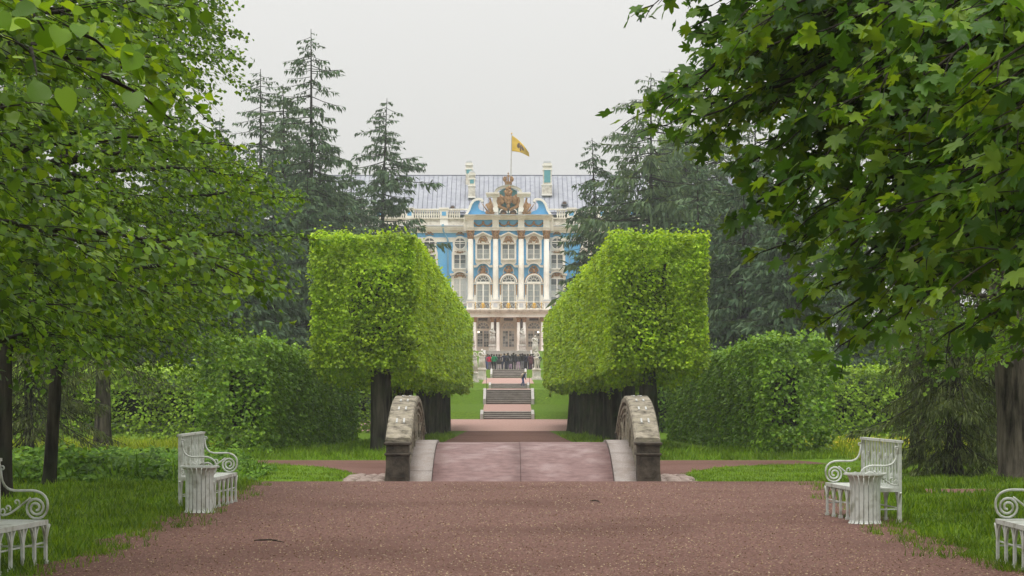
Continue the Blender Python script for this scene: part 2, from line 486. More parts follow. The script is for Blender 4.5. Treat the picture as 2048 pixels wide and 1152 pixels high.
# ================================================================== SETTING
# ---- ground sheet
def ground_sheet():
    ys = np.unique(np.concatenate([np.arange(-70, 36, 4.0), np.arange(36, 66, .75), np.arange(66, 150, 3), np.arange(150, 165, .35), np.arange(165, 200, 3),
                                   np.arange(200, 204, .3), np.arange(204, 228, 3), np.arange(228, 232, .3), np.arange(232, 262, 1.5), np.arange(262, 421, 15), np.array(GY)]))
    ys = ys[(ys >= -70) & (ys <= 420)]
    xs = np.unique(np.concatenate([np.linspace(-290, -30, 14), np.linspace(-30, 30, 61), np.linspace(30, 290, 14)]))
    XX, YY = np.meshgrid(xs, ys)
    ZZ = G(YY) + 0.0
    und = .05*np.sin(XX*.9+1.3*YY*.2)*np.sin(YY*.37+XX*.21)
    far = np.clip((np.abs(XX-.2)-6.5)/3, 0, 1)
    ZZ = ZZ + und*far
    nx, ny = len(xs), len(ys)
    V = np.stack([XX, YY, ZZ], -1).reshape(-1, 3)
    i = np.arange(ny-1)[:, None]*nx + np.arange(nx-1)[None]
    F = np.stack([i, i+1, i+1+nx, i+nx], -1).reshape(-1, 4)
    o = link('ground', np_mesh('ground', V, F, True), M['lawn'])
    setp(o, 'green lawn that runs under the trees and up the banks', None, kind='structure')
ground_sheet()

def strip(name, ys, left, right, mat, lift=.006, nx=8, label=None):
    ys = np.asarray(ys, float)
    V = []
    for y in ys:
        l, r = left(y), right(y)
        for k in range(nx+1):
            x = l + (r-l)*k/nx
            V.append((x, y, G(y)+lift))
    F = []
    for j in range(len(ys)-1):
        for k in range(nx):
            a = j*(nx+1)+k
            F.append((a, a+1, a+nx+2, a+nx+1))
    o = link(name, np_mesh(name, V, F, True), mat)
    setp(o, label, None, kind='structure')
    return o

def wob(y, s): return .10*math.sin(y*1.7+s)+.06*math.sin(y*4.3+2*s)+.03*math.sin(y*11+s)
def gl(y):
    if y < 39: return -4.42 + .0*y + wob(y, 1)
    return float(np.interp(y, [39, 43, 46, 49, 52, 54.5, 56.2, 56.8], [-4.4, -3.35, -3.15, -3.3, -3.75, -4.5, -5.7, -8.5]))
def gr(y):
    if y < 39: return float(np.interp(y, [0, 24, 30, 36], [4.75, 4.75, 5.0, 5.5])) + wob(y, 5)
    return float(np.interp(y, [39, 43, 46, 49, 52, 54.5, 56.2, 56.8], [5.4, 4.2, 3.62, 3.8, 4.3, 5.2, 6.6, 9.5]))
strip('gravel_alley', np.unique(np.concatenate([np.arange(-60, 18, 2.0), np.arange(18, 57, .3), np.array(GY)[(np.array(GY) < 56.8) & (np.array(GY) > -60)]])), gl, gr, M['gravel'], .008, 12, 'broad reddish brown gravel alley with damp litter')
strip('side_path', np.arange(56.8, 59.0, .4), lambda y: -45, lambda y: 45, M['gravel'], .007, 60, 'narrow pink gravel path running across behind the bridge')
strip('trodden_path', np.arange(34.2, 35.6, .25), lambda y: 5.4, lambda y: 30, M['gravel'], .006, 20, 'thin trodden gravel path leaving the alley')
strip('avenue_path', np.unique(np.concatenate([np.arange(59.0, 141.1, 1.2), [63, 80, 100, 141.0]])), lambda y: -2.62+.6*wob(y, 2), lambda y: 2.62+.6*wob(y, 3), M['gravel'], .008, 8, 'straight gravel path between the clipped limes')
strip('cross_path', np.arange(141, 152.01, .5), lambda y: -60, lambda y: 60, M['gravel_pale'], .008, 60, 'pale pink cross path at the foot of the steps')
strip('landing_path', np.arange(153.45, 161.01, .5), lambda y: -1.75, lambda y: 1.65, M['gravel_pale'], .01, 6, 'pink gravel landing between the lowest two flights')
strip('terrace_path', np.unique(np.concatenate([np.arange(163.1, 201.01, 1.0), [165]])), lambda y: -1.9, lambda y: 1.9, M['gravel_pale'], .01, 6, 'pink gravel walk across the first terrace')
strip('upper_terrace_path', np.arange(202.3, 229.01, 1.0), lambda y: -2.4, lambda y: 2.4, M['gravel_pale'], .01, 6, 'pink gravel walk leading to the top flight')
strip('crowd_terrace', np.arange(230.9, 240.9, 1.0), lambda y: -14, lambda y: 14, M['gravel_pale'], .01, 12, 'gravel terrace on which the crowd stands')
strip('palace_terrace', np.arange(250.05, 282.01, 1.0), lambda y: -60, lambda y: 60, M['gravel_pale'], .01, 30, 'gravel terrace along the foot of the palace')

# ---- flights of steps
def flight(y0, z0, y1, z1, n, w, label, cx=0.0, posts=True, pw=.22, mat='step'):
    root = empty('staircase', (cx, y0, z0), label, 'stairs')
    dy = (y1-y0)/n; dz = (z1-z0)/n
    st = MB().box(-w/2, w/2, 0, dy*1.35, -.12, dz-.03).mesh('step'); st.materials.append(M[mat])
    ed = MB().box(-w/2, w/2, -.03, dy*1.0+.03, dz-.028, dz+.012).mesh('tread'); ed.materials.append(M['step_edge'])
    for k in range(n):
        o = link('step', st, None, root, rel=False); o.location = (0, dy*k, dz*k)
        e = link('tread', ed, None, o, rel=False)
    if posts:
        for s in (-1, 1):
            mb = MB()
            x0 = s*(w/2+.03); x1 = s*(w/2+.03+pw)
            xa, xb = min(x0, x1), max(x0, x1)
            mb.add([(xa,-.15,-.3),(xb,-.15,-.3),(xb,y1-y0+.2,-.3),(xa,y1-y0+.2,-.3),(xa,-.15,dz*1.2+.22),(xb,-.15,dz*1.2+.22),(xb,y1-y0+.2,z1-z0+.12),(xa,y1-y0+.2,z1-z0+.12)],
                   [(0,3,2,1),(4,5,6,7),(0,1,5,4),(1,2,6,5),(2,3,7,6),(3,0,4,7)])
            o = mb.build('side_block', M['post'], root, rel=False)
            bevel(o, .02)
    return root
flight(152.0, -1.09, 153.4, -.57, 4, 3.25, 'lowest flight of dark stone steps rising from the pink cross path', -.05)
flight(161.0, -.16, 163.0, .90, 7, 3.25, 'long flight of seven dark stone steps above the lowest flight', .05)
flight(201.0, .78, 202.2, 1.24, 4, 3.25, 'short flight of worn steps with person in blue climbing', .1)
flight(229.0, 1.75, 230.8, 2.62, 5, 3.3, 'top flight of dark steps just below the standing crowd', .05)
flight(241.0, 2.66, 250.0, 4.80, 13, 5.0, 'pale steps behind the crowd leading to the palace portico', 0, pw=.3, mat='pale_step')

# ---- handrail poles beside the second flight
for i, (px, yb, yt, d, lab) in enumerate([(973, 808, 753, 161, 'thin iron stake at the foot of the long flight beside the bank'), (1059, 776, 752, 200.5, 'thin iron stake by the short flight near person in blue')]):
    mb = MB().tube([(PX(px, d), d, G(d)-.05), (PX(px, d), d, PZ(yt, d))], .02, 6)
    mb.ball((PX(px, d), d, PZ(yt, d)), .035, 6, 4)
    o = mb.build('iron_stake', M['iron']); setp(o, lab, 'stake')

# ---- humpback bridge
BX = .30; BA = 48.2
def deckz(y): return .376 - .0430*(y-BA)**2
def copez(y): return 1.41 - .0535*(y-BA)**2
bridge = empty('bridge', (BX, BA, -.5), 'low humpback stone bridge with two arched parapets and pinkish wet deck', 'bridge')
Y0b, Y1b = 43.2, 53.2
# deck: two asphalt slabs with a fine seam
def slab(name, x0, x1, y0, y1, lift, mat, n=24, thick=.9, nx=4):
    ys = np.linspace(y0, y1, n+1); V = []; F = []
    for y in ys:
        for k in range(nx+1):
            t = k/nx
            V.append((x0+(x1-x0)*t, y, deckz(y)+lift))
    top = len(V)
    for j in range(n):
        for k in range(nx):
            a = j*(nx+1)+k; F.append((a, a+1, a+nx+2, a+nx+1))
    for y in ys:
        V.append((x0, y, min(deckz(y)-.05, -.9 + 0*y))); V.append((x1, y, min(deckz(y)-.05, -.9)))
    for j in range(n):
        a = j*(nx+1); b = top+2*j
        F.append((a, a+nx+1, b+2, b)); F.append((a+nx, b+1, b+3, a+2*nx+1))
    F.append(tuple([0, top, top+1, nx])); e = n*(nx+1); F.append((e, e+nx, top+2*n+1, top+2*n))
    me = bpy.data.meshes.new(name); me.from_pydata(V, [], F)
    me.polygons.foreach_set('use_smooth', [len(f) == 4 and i < n*nx for i, f in enumerate(F)])
    me.update()
    return link(name, me, mat, bridge)
slab('deck_slab', BX-1.83, BX-.047, Y0b, Y1b, 0, M['deck'])
slab('deck_slab', BX-.04, BX+1.83, Y0b, Y1b, .004, M['deck'])
# granite footway stones either side
for s in (-1, 1):
    cuts = [43.2, 44.7, 46.0, 47.1, 48.3, 49.5, 50.8, 53.2]
    for a, b in zip(cuts[:-1], cuts[1:]):
        xa, xb = (BX-2.36, BX-1.84) if s < 0 else (BX+1.84, BX+2.36)
        o = slab('kerb_stone', xa+.002*(1+R.random()), xb, a+.008, b-.008, .05+.008*R.random(), M['granite'], 6, nx=2)
# parapets
def parapet(s):
    xi = BX + s*2.30; xo = BX + s*2.72     # inner and outer face
    x0, x1 = min(xi, xo), max(xi, xo)
    ya, yb = 44.35, 52.05
    par = None
    # wall body
    ys = np.linspace(ya, yb, 29); V = []; F = []
    for y in ys:
        fl = .10*max(0, (1.4-copez(y))) * 1.0
        base = -1.0
        xo2 = xo + s*.25*((y-BA)/4.0)**2*.6
        V += [(xi-s*.0, y, copez(y)-.16), (xo, y, copez(y)-.16), (xo2, y, base), (xi, y, base)]
    for j in range(len(ys)-1):
        a = 4*j
        for k in range(4):
            k2 = (k+1) % 4
            q = (a+k, a+k2, a+4+k2, a+4+k)
            F.append(q if s < 0 else q[::-1])
    F.append((0, 1, 2, 3)); F.append(tuple(len(V)-4+i for i in range(4))[::-1])
    me = bpy.data.meshes.new('parapet_wall'); me.from_pydata(V, [], F); me.update()
    bm = bmesh.new(); bm.from_mesh(me); bmesh.ops.recalc_face_normals(bm, faces=bm.faces[:]); bm.to_mesh(me); bm.free()
    par = link('parapet', me, M['oldstone'], bridge)
    # coping blocks
    cuts = np.linspace(ya-.05, yb+.05, 10)
    for a, b in zip(cuts[:-1], cuts[1:]):
        yy = np.linspace(a+.006, b-.006, 5); V = []; F = []
        j0 = (R.random()-.5)*.008
        for y in yy:
            zt = copez(y)+j0
            ch = .035
            V += [(x0-.05, y, zt-.15), (x1+.05, y, zt-.15), (x1+.05, y, zt-.05), (x1+.02, y, zt-.012), (x0-.02, y, zt-.012), (x0-.05, y, zt-.05)]
        n = 6
        for j in range(4):
            for k in range(n):
                F.append((j*n+k, j*n+(k+1) % n, (j+1)*n+(k+1) % n, (j+1)*n+k))
        F.append(tuple(range(n))[::-1]); F.append(tuple(4*n+k for k in range(n)))
        me = bpy.data.meshes.new('coping_stone'); me.from_pydata(V, [], F); me.update()
        bm = bmesh.new(); bm.from_mesh(me); bmesh.ops.recalc_face_normals(bm, faces=bm.faces[:]); bm.to_mesh(me); bm.free()
        link('coping_stone', me, M['oldstone'], par)
    # iron clamps over the joints
    for c in cuts[1:-1]:
        for fx in (.33, .68):
            xc = x0 + (x1-x0)*fx; z = copez(c); sl = -2*.0535*(c-BA)
            mb = MB(); dy = .12
            z1, z2 = copez(c-dy), copez(c+dy)
            mb.add([(xc-.018, c-dy, z1-.03), (xc+.018, c-dy, z1-.03), (xc+.018, c+dy, z2-.03), (xc-.018, c+dy, z2-.03),
                    (xc-.018, c-dy, z1+.008), (xc+.018, c-dy, z1+.008), (xc+.018, c+dy, z2+.008), (xc-.018, c+dy, z2+.008)],
                   [(0,3,2,1),(4,5,6,7),(0,1,5,4),(1,2,6,5),(2,3,7,6),(3,0,4,7)])
            mb.build('iron_clamp', M['clamp'], par)
    # moulded arches on the inner face: proud ribs following the curve and inner panels
    xin = xi - s*.0
    def rib(pts, w, proud, nm='moulding'):
        mb = MB()
        P = [np.array((p[1], p[0])) for p in pts]   # (z,y)->(y,z)
        for i in range(len(pts)-1):
            (ya_, za_), (yb_, zb_) = pts[i], pts[i+1]
            t = np.array((yb_-ya_, zb_-za_)); t /= np.linalg.norm(t)+1e-9; nn = np.array((-t[1], t[0]))*w/2
            a, b = np.array((ya_, za_)), np.array((yb_, zb_))
            q = [a+nn, b+nn, b-nn, a-nn]
            xs = (xin - s*proud, xin + s*.03)
            vs = [(xs[0], p[0], p[1]) for p in q] + [(xs[1], p[0], p[1]) for p in q]
            mb.add(vs, [(0,1,2,3),(7,6,5,4),(0,4,5,1),(1,5,6,2),(2,6,7,3),(3,7,4,0)])
        mb.build(nm, M['oldstone'], par)
    yy = np.linspace(44.6, 51.8, 25)
    rib([(y, copez(y)-.26) for y in yy], .06, .035)
    yy = np.linspace(45.3, 51.1, 21)
    rib([(y, copez(y)-.40) for y in yy], .05, .025)
    # inner round-headed panel outlines
    for yc, ry, zt in ((48.2, .75, .80), (46.3, .42, .45), (50.1, .42, .45)):
        pts = []
        for a in np.linspace(0, math.pi, 13):
            pts.append((yc - ry*math.cos(a), deckz(yc)+.10 + zt*math.sin(a)))
        rib(pts, .045, .03)
    # end pillars
    for yp in (44.15, 52.25):
        pil = MB()
        z0, zt = -1.0, .50
        pil.box(x0-.02, x1+.02, yp-.22, yp+.22, z0, zt-.24)
        po = pil.build('end_pillar', M['darkstone'], par)
        bevel(po, .015)
        m2 = MB().box(x0-.05, x1+.05, yp-.25, yp+.25, zt-.26, zt-.21).box(x0-.015, x1+.015, yp-.215, yp+.215, zt-.22, zt-.04)
        m2.box(x0-.06, x1+.06, yp-.26, yp+.26, zt-.05, zt+.005)
        bevel(MB().box(x0-.045, x1+.045, yp-.245, yp+.245, z0, -.28).build('pillar_base', M['darkstone'], po), .012)
        bevel(m2.build('pillar_moulding', M['darkstone'], po), .012)
        # framed recess on the faces
        for yf in (yp-.222, yp+.222):
            fr = MB()
            w = .028; a, b = x0+.06, x1-.06; c, d = -.20, .18
            e = .02
            for q in ((a, b, d, d+w), (a, b, c, c+w)):
                fr.box(q[0], q[1], yf-e/2, yf+e/2, q[2], q[3])
            fr.box(a, a+w, yf-e/2, yf+e/2, c+w, d); fr.box(b-w, b, yf-e/2, yf+e/2, c+w, d)
            fr.build('panel_frame', M['darkstone'], po)
for s in (-1, 1): parapet(s)

# ---- cobbles in the gutters beside the bridge
def cobbles(cx0, cx1, y0, y1, lab):
    root = empty('cobbled_gutter', ((cx0+cx1)/2, (y0+y1)/2, float(G((y0+y1)/2))), lab, 'cobbles')
    protos = []
    for k in range(4):
        mb = MB(); mb.ball((0, 0, 0), (.13, .15, .075), 7, 5)
        vv = []
        for v in mb.v:
            f = 1 + .18*math.sin(v[0]*23+k)+.15*math.sin(v[1]*19+2*k)
            vv.append((v[0]*f, v[1]*f, v[2]))
        mb.v = vv
        me = mb.mesh('cobble', True); me.materials.append(M['cobble']); protos.append(me)
    y = y0; n = 0
    while y < y1:
        x = cx0 + R.random()*.1
        t = (y-y0)/(y1-y0)
        lim = cx1 if cx1 > cx0 else cx0
        while x < lim:
            o = link('cobble', protos[n % 4], None, root, rel=False)
            yy = y + (R.random()-.5)*.1
            o.location = (x-(cx0+cx1)/2, yy-(y0+y1)/2, float(G(yy))-float(G((y0+y1)/2))+.03)
            o.rotation_euler = ((R.random()-.5)*.2, (R.random()-.5)*.2, R.random()*6)
            sc = .8+.5*R.random(); o.scale = (sc, sc, sc)
            n += 1; x += .24+.08*R.random()
        y += .30
cobbles(-3.35, -2.62, 44.5, 49.2, 'pale cobbles of the gutter beside the bridge parapet, lime with dark double trunk behind')
cobbles(3.22, 3.95, 44.5, 49.2, 'pale cobbles of the gutter beside the parapet with lichen covered coping')

# ---- haze: drizzle hanging in the air
hz = MB().box(-300, 300, -78, 430, -3.2, 34)
hm = bpy.data.materials.new('haze'); hm.use_nodes = True
ht = hm.node_tree; ht.nodes.clear()
ho = ht.nodes.new('ShaderNodeOutputMaterial'); hv = ht.nodes.new('ShaderNodeVolumePrincipled')
hv.inputs['Color'].default_value = (.90, .94, .98, 1)
hv.inputs['Density'].default_value = 0.00040
hv.inputs['Anisotropy'].default_value = 0.2
ht.links.new(hv.outputs[0], ho.inputs['Volume'])
hob = hz.build('haze', hm); setp(hob, 'thin drizzle haze hanging over the whole park', None, kind='stuff')

# ================================================================== PALACE
PD = 280.0
PSC = PD/FPX
pal = empty('palace', (0, PD, 4.82), 'blue and white baroque palace with gilded carving and grey metal roof', 'palace')
def fx(x, D=PD): return (x-VX)*D/FPX
def fz(y, D=PD): return CAMH-(y-VY)*D/FPX
def fbox(mb, x0, x1, yt, yb, Yf, Yb, D=PD):
    return mb.box(fx(x0, D), fx(x1, D), Yf, Yb, fz(yb, D), fz(yt, D))
def pp(pts, D=PD): return [(fx(x, D), fz(y, D)) for x, y in pts]
def rng_pts(f, a, b, n): return [f(a+(b-a)*i/(n-1)) for i in range(n)]

FP = PD          # front plane of the flanks
CP = PD-1.1      # front plane of the central pavilion
# --- body walls
w = MB(); fbox(w, 560, 937, 462, 718, FP, FP+9); w.build('wall', M['blue'], pal)
w = MB(); fbox(w, 1097, 1480, 462, 718, FP, FP+9); w.build('wall', M['blue'], pal)
w = MB(); fbox(w, 936.5, 1097.5, 434, 634, CP, FP+9); cw = w.build('wall', M['blue'], pal)
# ground floor of the flanks: pale rendered
w = MB(); fbox(w, 560, 930, 627, 718, FP-.12, FP-.004); w.build('ground_storey', M['stucco'], pal)
w = MB(); fbox(w, 1104, 1480, 627, 718, FP-.12, FP-.004); w.build('ground_storey', M['stucco'], pal)
# --- cornices of the flanks
def cornice(x0, x1, rows, Yf, D=PD, name='cornice', mat='stucco'):
    mb = MB()
    for yt, yb, proj in rows:
        fbox(mb, x0, x1, yt, yb, Yf-proj, Yf+.3, D)
    return mb.build(name, M[mat], pal)
for x0, x1 in ((560, 936), (1098, 1480)):
    cornice(x0, x1, [(453.5, 456.5, .75), (456.5, 460, .6), (460, 463, .35), (463, 466, .2)], FP)
    cornice(x0, x1, [(451.2, 453.4, .85)], FP, mat='metal_flash', name='gutter')
    cornice(x0, x1, [(475, 477, .14), (477, 482, .09), (482, 484, .14)], FP, name='string_course')
    cornice(x0, x1, [(616, 619, .28), (619, 627, .10), (627, 630, .22)], FP, name='string_course')
    # parapet under the balustrade
    mb = MB(); fbox(mb, x0, x1, 443.5, 451, FP-.1, FP+.5); fbox(mb, x0, x1, 435.5, 438, FP-.25, FP+.45); fbox(mb, x0, x1, 438.1, 443.4, FP+.02, FP+.4)
    mb.build('parapet', M['stucco_worn'], pal)
    mb = MB(); fbox(mb, x0, x1, 417.5, 420.3, FP-.22, FP+.42); mb.build('balustrade_rail', M['stucco'], pal)
# balusters: each bay a run of turned posts
posts = [575, 636, 697, 758, 819, 888, 1143, 1204, 1265, 1326, 1387, 1448]
bprof = [(.06, 0), (.10, .05), (.055, .14), (.13, .42), (.06, .72), (.09, .85), (.10, .96)]
bme = None
hbal = fz(420.3)-fz(435.5)
mb = MB().lathe([(r*1.15, z/.96*hbal) for r, z in bprof], (0, 0, 0), 8); bme = mb.mesh('baluster', True); bme.materials.append(M['stucco'])
for p in posts:
    mb = MB(); fbox(mb, p-8.5, p+8.5, 420.2, 436, FP-.2, FP+.4); fbox(mb, p-9.5, p+9.5, 415.5, 418.6, FP-.32, FP+.5); fbox(mb, p-8, p+8, 436, 452, FP-.16, FP+.45)
    po = mb.build('balustrade_post', M['stucco'], pal)
    mb = MB(); fbox(mb, p-4.2, p+4.2, 423.5, 431.5, FP-.225, FP-.17); mb.build('panel', M['blue'], po)
ends = sorted(posts+[930, 1103, 560, 1480])
nb = 0
for a, b in zip(ends[:-1], ends[1:]):
    if a >= 930 and b <= 1103: continue
    x = a+12
    while x < b-10:
        if 680 < x < 1350:
            o = link('baluster', bme, None, pal, rel=False); o.location = (fx(x)-0, FP+.1-PD, fz(435.6)-4.82); nb += 1
        x += 4.6
# --- roof: standing-seam panels
RY0, RY1 = FP+1.4, FP+10.5
zr0 = fz(424, RY0); zr1 = fz(351.5, RY1)
roof = MB().add([(fx(545), RY0-.3, zr0-.35), (fx(1495), RY0-.3, zr0-.35), (fx(1495), RY1, zr1-.12), (fx(545), RY1, zr1-.12), (fx(1495), RY1+9, zr0-.35), (fx(545), RY1+9, zr0-.35)],
           [(0, 1, 2, 3), (3, 2, 4, 5), (0, 3, 5), (1, 4, 2), (0, 5, 4, 1)]).build('roof', M['roof_seam'], pal)
pw_ = 9.5*PSC
sl = (zr1-zr0)/(RY1-RY0)
pm = []
for v in range(3):
    mb = MB()
    a = pw_*.5-.035
    mb.add([(-a, RY0, zr0), (a, RY0, zr0), (a, RY1, zr1), (-a, RY1, zr1), (-a, RY0, zr0-.06), (a, RY0, zr0-.06), (a, RY1, zr1-.06), (-a, RY1, zr1-.06)],
           [(0,1,2,3),(0,4,5,1),(1,5,6,2),(2,6,7,3),(3,7,4,0)])
    me = mb.mesh('roof_panel'); me.materials.append(M['roof']); pm.append(me)
x = fx(620); k = 0
while x < fx(1420):
    o = link('roof_panel', pm[k % 3], None, roof, rel=False); o.location = (x, 0, .012*((k*7) % 3))
    x += pw_; k += 1
mb = MB(); mb.tube([(fx(545), RY1, zr1+.03), (fx(1495), RY1, zr1+.03)], .10, 6); mb.build('ridge_cap', M['roof_seam'], roof)
# dormer vents
for vx_, vy_ in ((905, 415.5), (1129, 407)):
    D = FP+2.2; X = fx(vx_, D); Z = fz(vy_, D)
    pts = [(X-.42+.0, Z-.12)] + [(X-.42*math.cos(a), Z-.1+.46*math.sin(a)) for a in np.linspace(0, math.pi, 9)] + [(X+.42, Z-.12)]
    o = MB().prism(pts, D-.1, D+2.2).build('dormer_vent', M['roof'], roof)
    pts = [(X-.28*math.cos(a), Z-.06+.30*math.sin(a)) for a in np.linspace(0, math.pi, 9)]
    MB().prism(pts, D-.13, D-.08).build('louvre', M['dark_brown'], o)
# chimneys
def chimney(x0, x1, y_top, y_neck, pan, y_base, Yf, depth, basex=None, steps=True):
    D = Yf
    mb = MB()
    fbox(mb, x0, x1, y_neck, y_base, Yf, Yf+depth, D)
    o = mb.build('chimney', M['stucco_worn'], roof)
    wv = x1-x0
    mb = MB()
    fbox(mb, x0-1.2, x1+1.2, y_neck-3.2, y_neck+.5, Yf-.12, Yf+depth+.12, D)
    fbox(mb, x0+.8, x1-.8, y_neck-5.8, y_neck-3.2, Yf+.03, Yf+depth-.03, D)
    fbox(mb, x0-1.4, x1+1.4, y_neck+6.5, y_neck+9, Yf-.08, Yf+depth+.08, D)
    mb.build('chimney_moulding', M['stucco'], o)
    mb = MB(); fbox(mb, x0+2, x1-2, y_top, y_neck-5.8, Yf+.1, Yf+depth-.1, D); fbox(mb, x0+.5, x1-.5, y_top+2, y_top+4, Yf-.02, Yf+depth+.02, D)
    mb.build('chimney_cap', M['metal_flash'], o)
    if pan:
        mb = MB(); fbox(mb, pan[0], pan[1], pan[2], pan[3], Yf-.05, Yf+.02, D); mb.build('chimney_panel', M['teal'], o)
    if basex:
        mb = MB(); fbox(mb, basex[0], basex[1], basex[2], basex[3], Yf-.25, Yf+depth+.25, D); mb.build('chimney_base', M['stucco_worn'], o)
        mb = MB(); fbox(mb, basex[0]-1, basex[1]+1, basex[2]-2.2, basex[2], Yf-.32, Yf+depth+.3, D); fbox(mb, basex[0]-.6, basex[1]+.6, basex[3], basex[3]+3, Yf-.3, Yf+depth+.3, D); mb.build('chimney_moulding', M['stucco'], o)
chimney(1086.2, 1103.2, 322, 331, (1088.4, 1100.8, 339.5, 365), 392, FP+5, 1.2, (1083.8, 1103.8, 371, 388))
chimney(931.5, 945, 321, 330, (933, 943, 339, 347), 378, FP+8.2, 1.1)
chimney(937.5, 950, 341, 350, (940, 947.5, 358, 367), 396, FP+4.4, 1.0, (936.6, 950.4, 373, 393))

# --- carved gilding: clusters of modelled scroll blobs
def carving(name, cx, cy_, wd, ht, Yf, parent, n=16, seed=0, shape='shell', mat='gilt', D=PD, depth=.16):
    rg = np.random.default_rng(seed+int(cx*10))
    mb = MB()
    X0, Z0 = fx(cx, D), fz(cy_, D)
    a, b = wd*.5*D/FPX, ht*.5*D/FPX
    mb.ball((X0, Yf-depth*.2, Z0), (a*.34, depth*.9, b*.42), 8, 5)
    for k in range(n):
        t = rg.uniform(0, math.pi); r = rg.uniform(.35, .95)
        if shape == 'shell': px_, pz_ = r*math.cos(t)*a, (r*math.sin(t)*1.7-.75)*b
        elif shape == 'round': t *= 2; px_, pz_ = r*math.cos(t)*a, r*math.sin(t)*b
        else: px_, pz_ = r*math.cos(t)*a, (.75-r*math.sin(t)*1.5)*b
        for s in (-1, 1):
            mb.ball((X0+s*abs(px_), Yf-.02, Z0+pz_), (a*rg.uniform(.10, .2), depth*rg.uniform(.5, 1.), b*rg.uniform(.12, .26)), 6, 4)
    # rim scrolls
    if shape in ('shell', 'round'):
        for s in (-1, 1):
            pts = []
            for q in np.linspace(0, 1, 9):
                t = math.pi*(.5-.55*q)
                pts.append((X0+s*a*math.cos(t)*.98, Yf-.05, Z0+b*(math.sin(t)*1.0-.0)*.95 if shape == 'round' else Z0+b*(1.75*math.sin(max(t, -.1))-.8)))
            mb.tube(pts, [.05+.03*math.sin(i) for i in range(9)], 5)
    return mb.build(name, M[mat], parent, True)

# --- windows
def rect_window(cx, hw, yt, yb, cols, rows, Yf, parent, glass=('glass_dark',), D=PD, frame='stucco', arch=0.0, mull=1.5, fr=1.2):
    """sash: frame mesh with bars and one pane per light"""
    mb = MB()
    Yi = Yf-.03
    fbox(mb, cx-hw, cx-hw+fr, yt, yb, Yi-.06, Yf+.1, D); fbox(mb, cx+hw-fr, cx+hw, yt, yb, Yi-.06, Yf+.1, D)
    fbox(mb, cx-hw+fr, cx+hw-fr, yt, yt+fr, Yi-.06, Yf+.1, D); fbox(mb, cx-hw+fr, cx+hw-fr, yb-fr, yb, Yi-.06, Yf+.1, D)
    xs = [cx-hw+fr]; n = cols
    x_in0, x_in1 = cx-hw+fr, cx+hw-fr; y_in0, y_in1 = yt+fr, yb-fr
    colw = (x_in1-x_in0)/n; rowh = (y_in1-y_in0)/rows
    for i in range(1, n):
        xx = x_in0+colw*i; m_ = mull if (n % 2 == 0 and i == n//2) else .6
        fbox(mb, xx-m_/2, xx+m_/2, y_in0, y_in1, Yi-.05, Yf+.1, D)
    for j in range(1, rows):
        yy = y_in0+rowh*j
        for i in range(n):
            fbox(mb, x_in0+colw*i+.8, x_in0+colw*(i+1)-.8, yy-.28, yy+.28, Yi-.04, Yf+.1, D)
    o = mb.build('window', M[frame], parent)
    for i in range(n):
        for j in range(rows):
            q = MB(); fbox(q, x_in0+colw*i+.25, x_in0+colw*(i+1)-.25, y_in0+rowh*j+.1, y_in0+rowh*(j+1)-.1, Yi-.005, Yi+.02, D)
            q.build('pane', M[glass[(i*rows+j) % len(glass)]], o)
    return o

def arch_pts(cx, cy_, r, a0=0, a1=math.pi, n=13, ry=None):
    ry = ry or r
    return [(cx-r*math.cos(a), cy_-ry*math.sin(a)) for a in np.linspace(a0, a1, n)]

def frame_poly(pts, Yf, proj, parent, name='surround', mat='stucco', D=PD):
    return MB().prism(pp(pts, D), Yf-proj, Yf+.01).build(name, M[mat], parent)

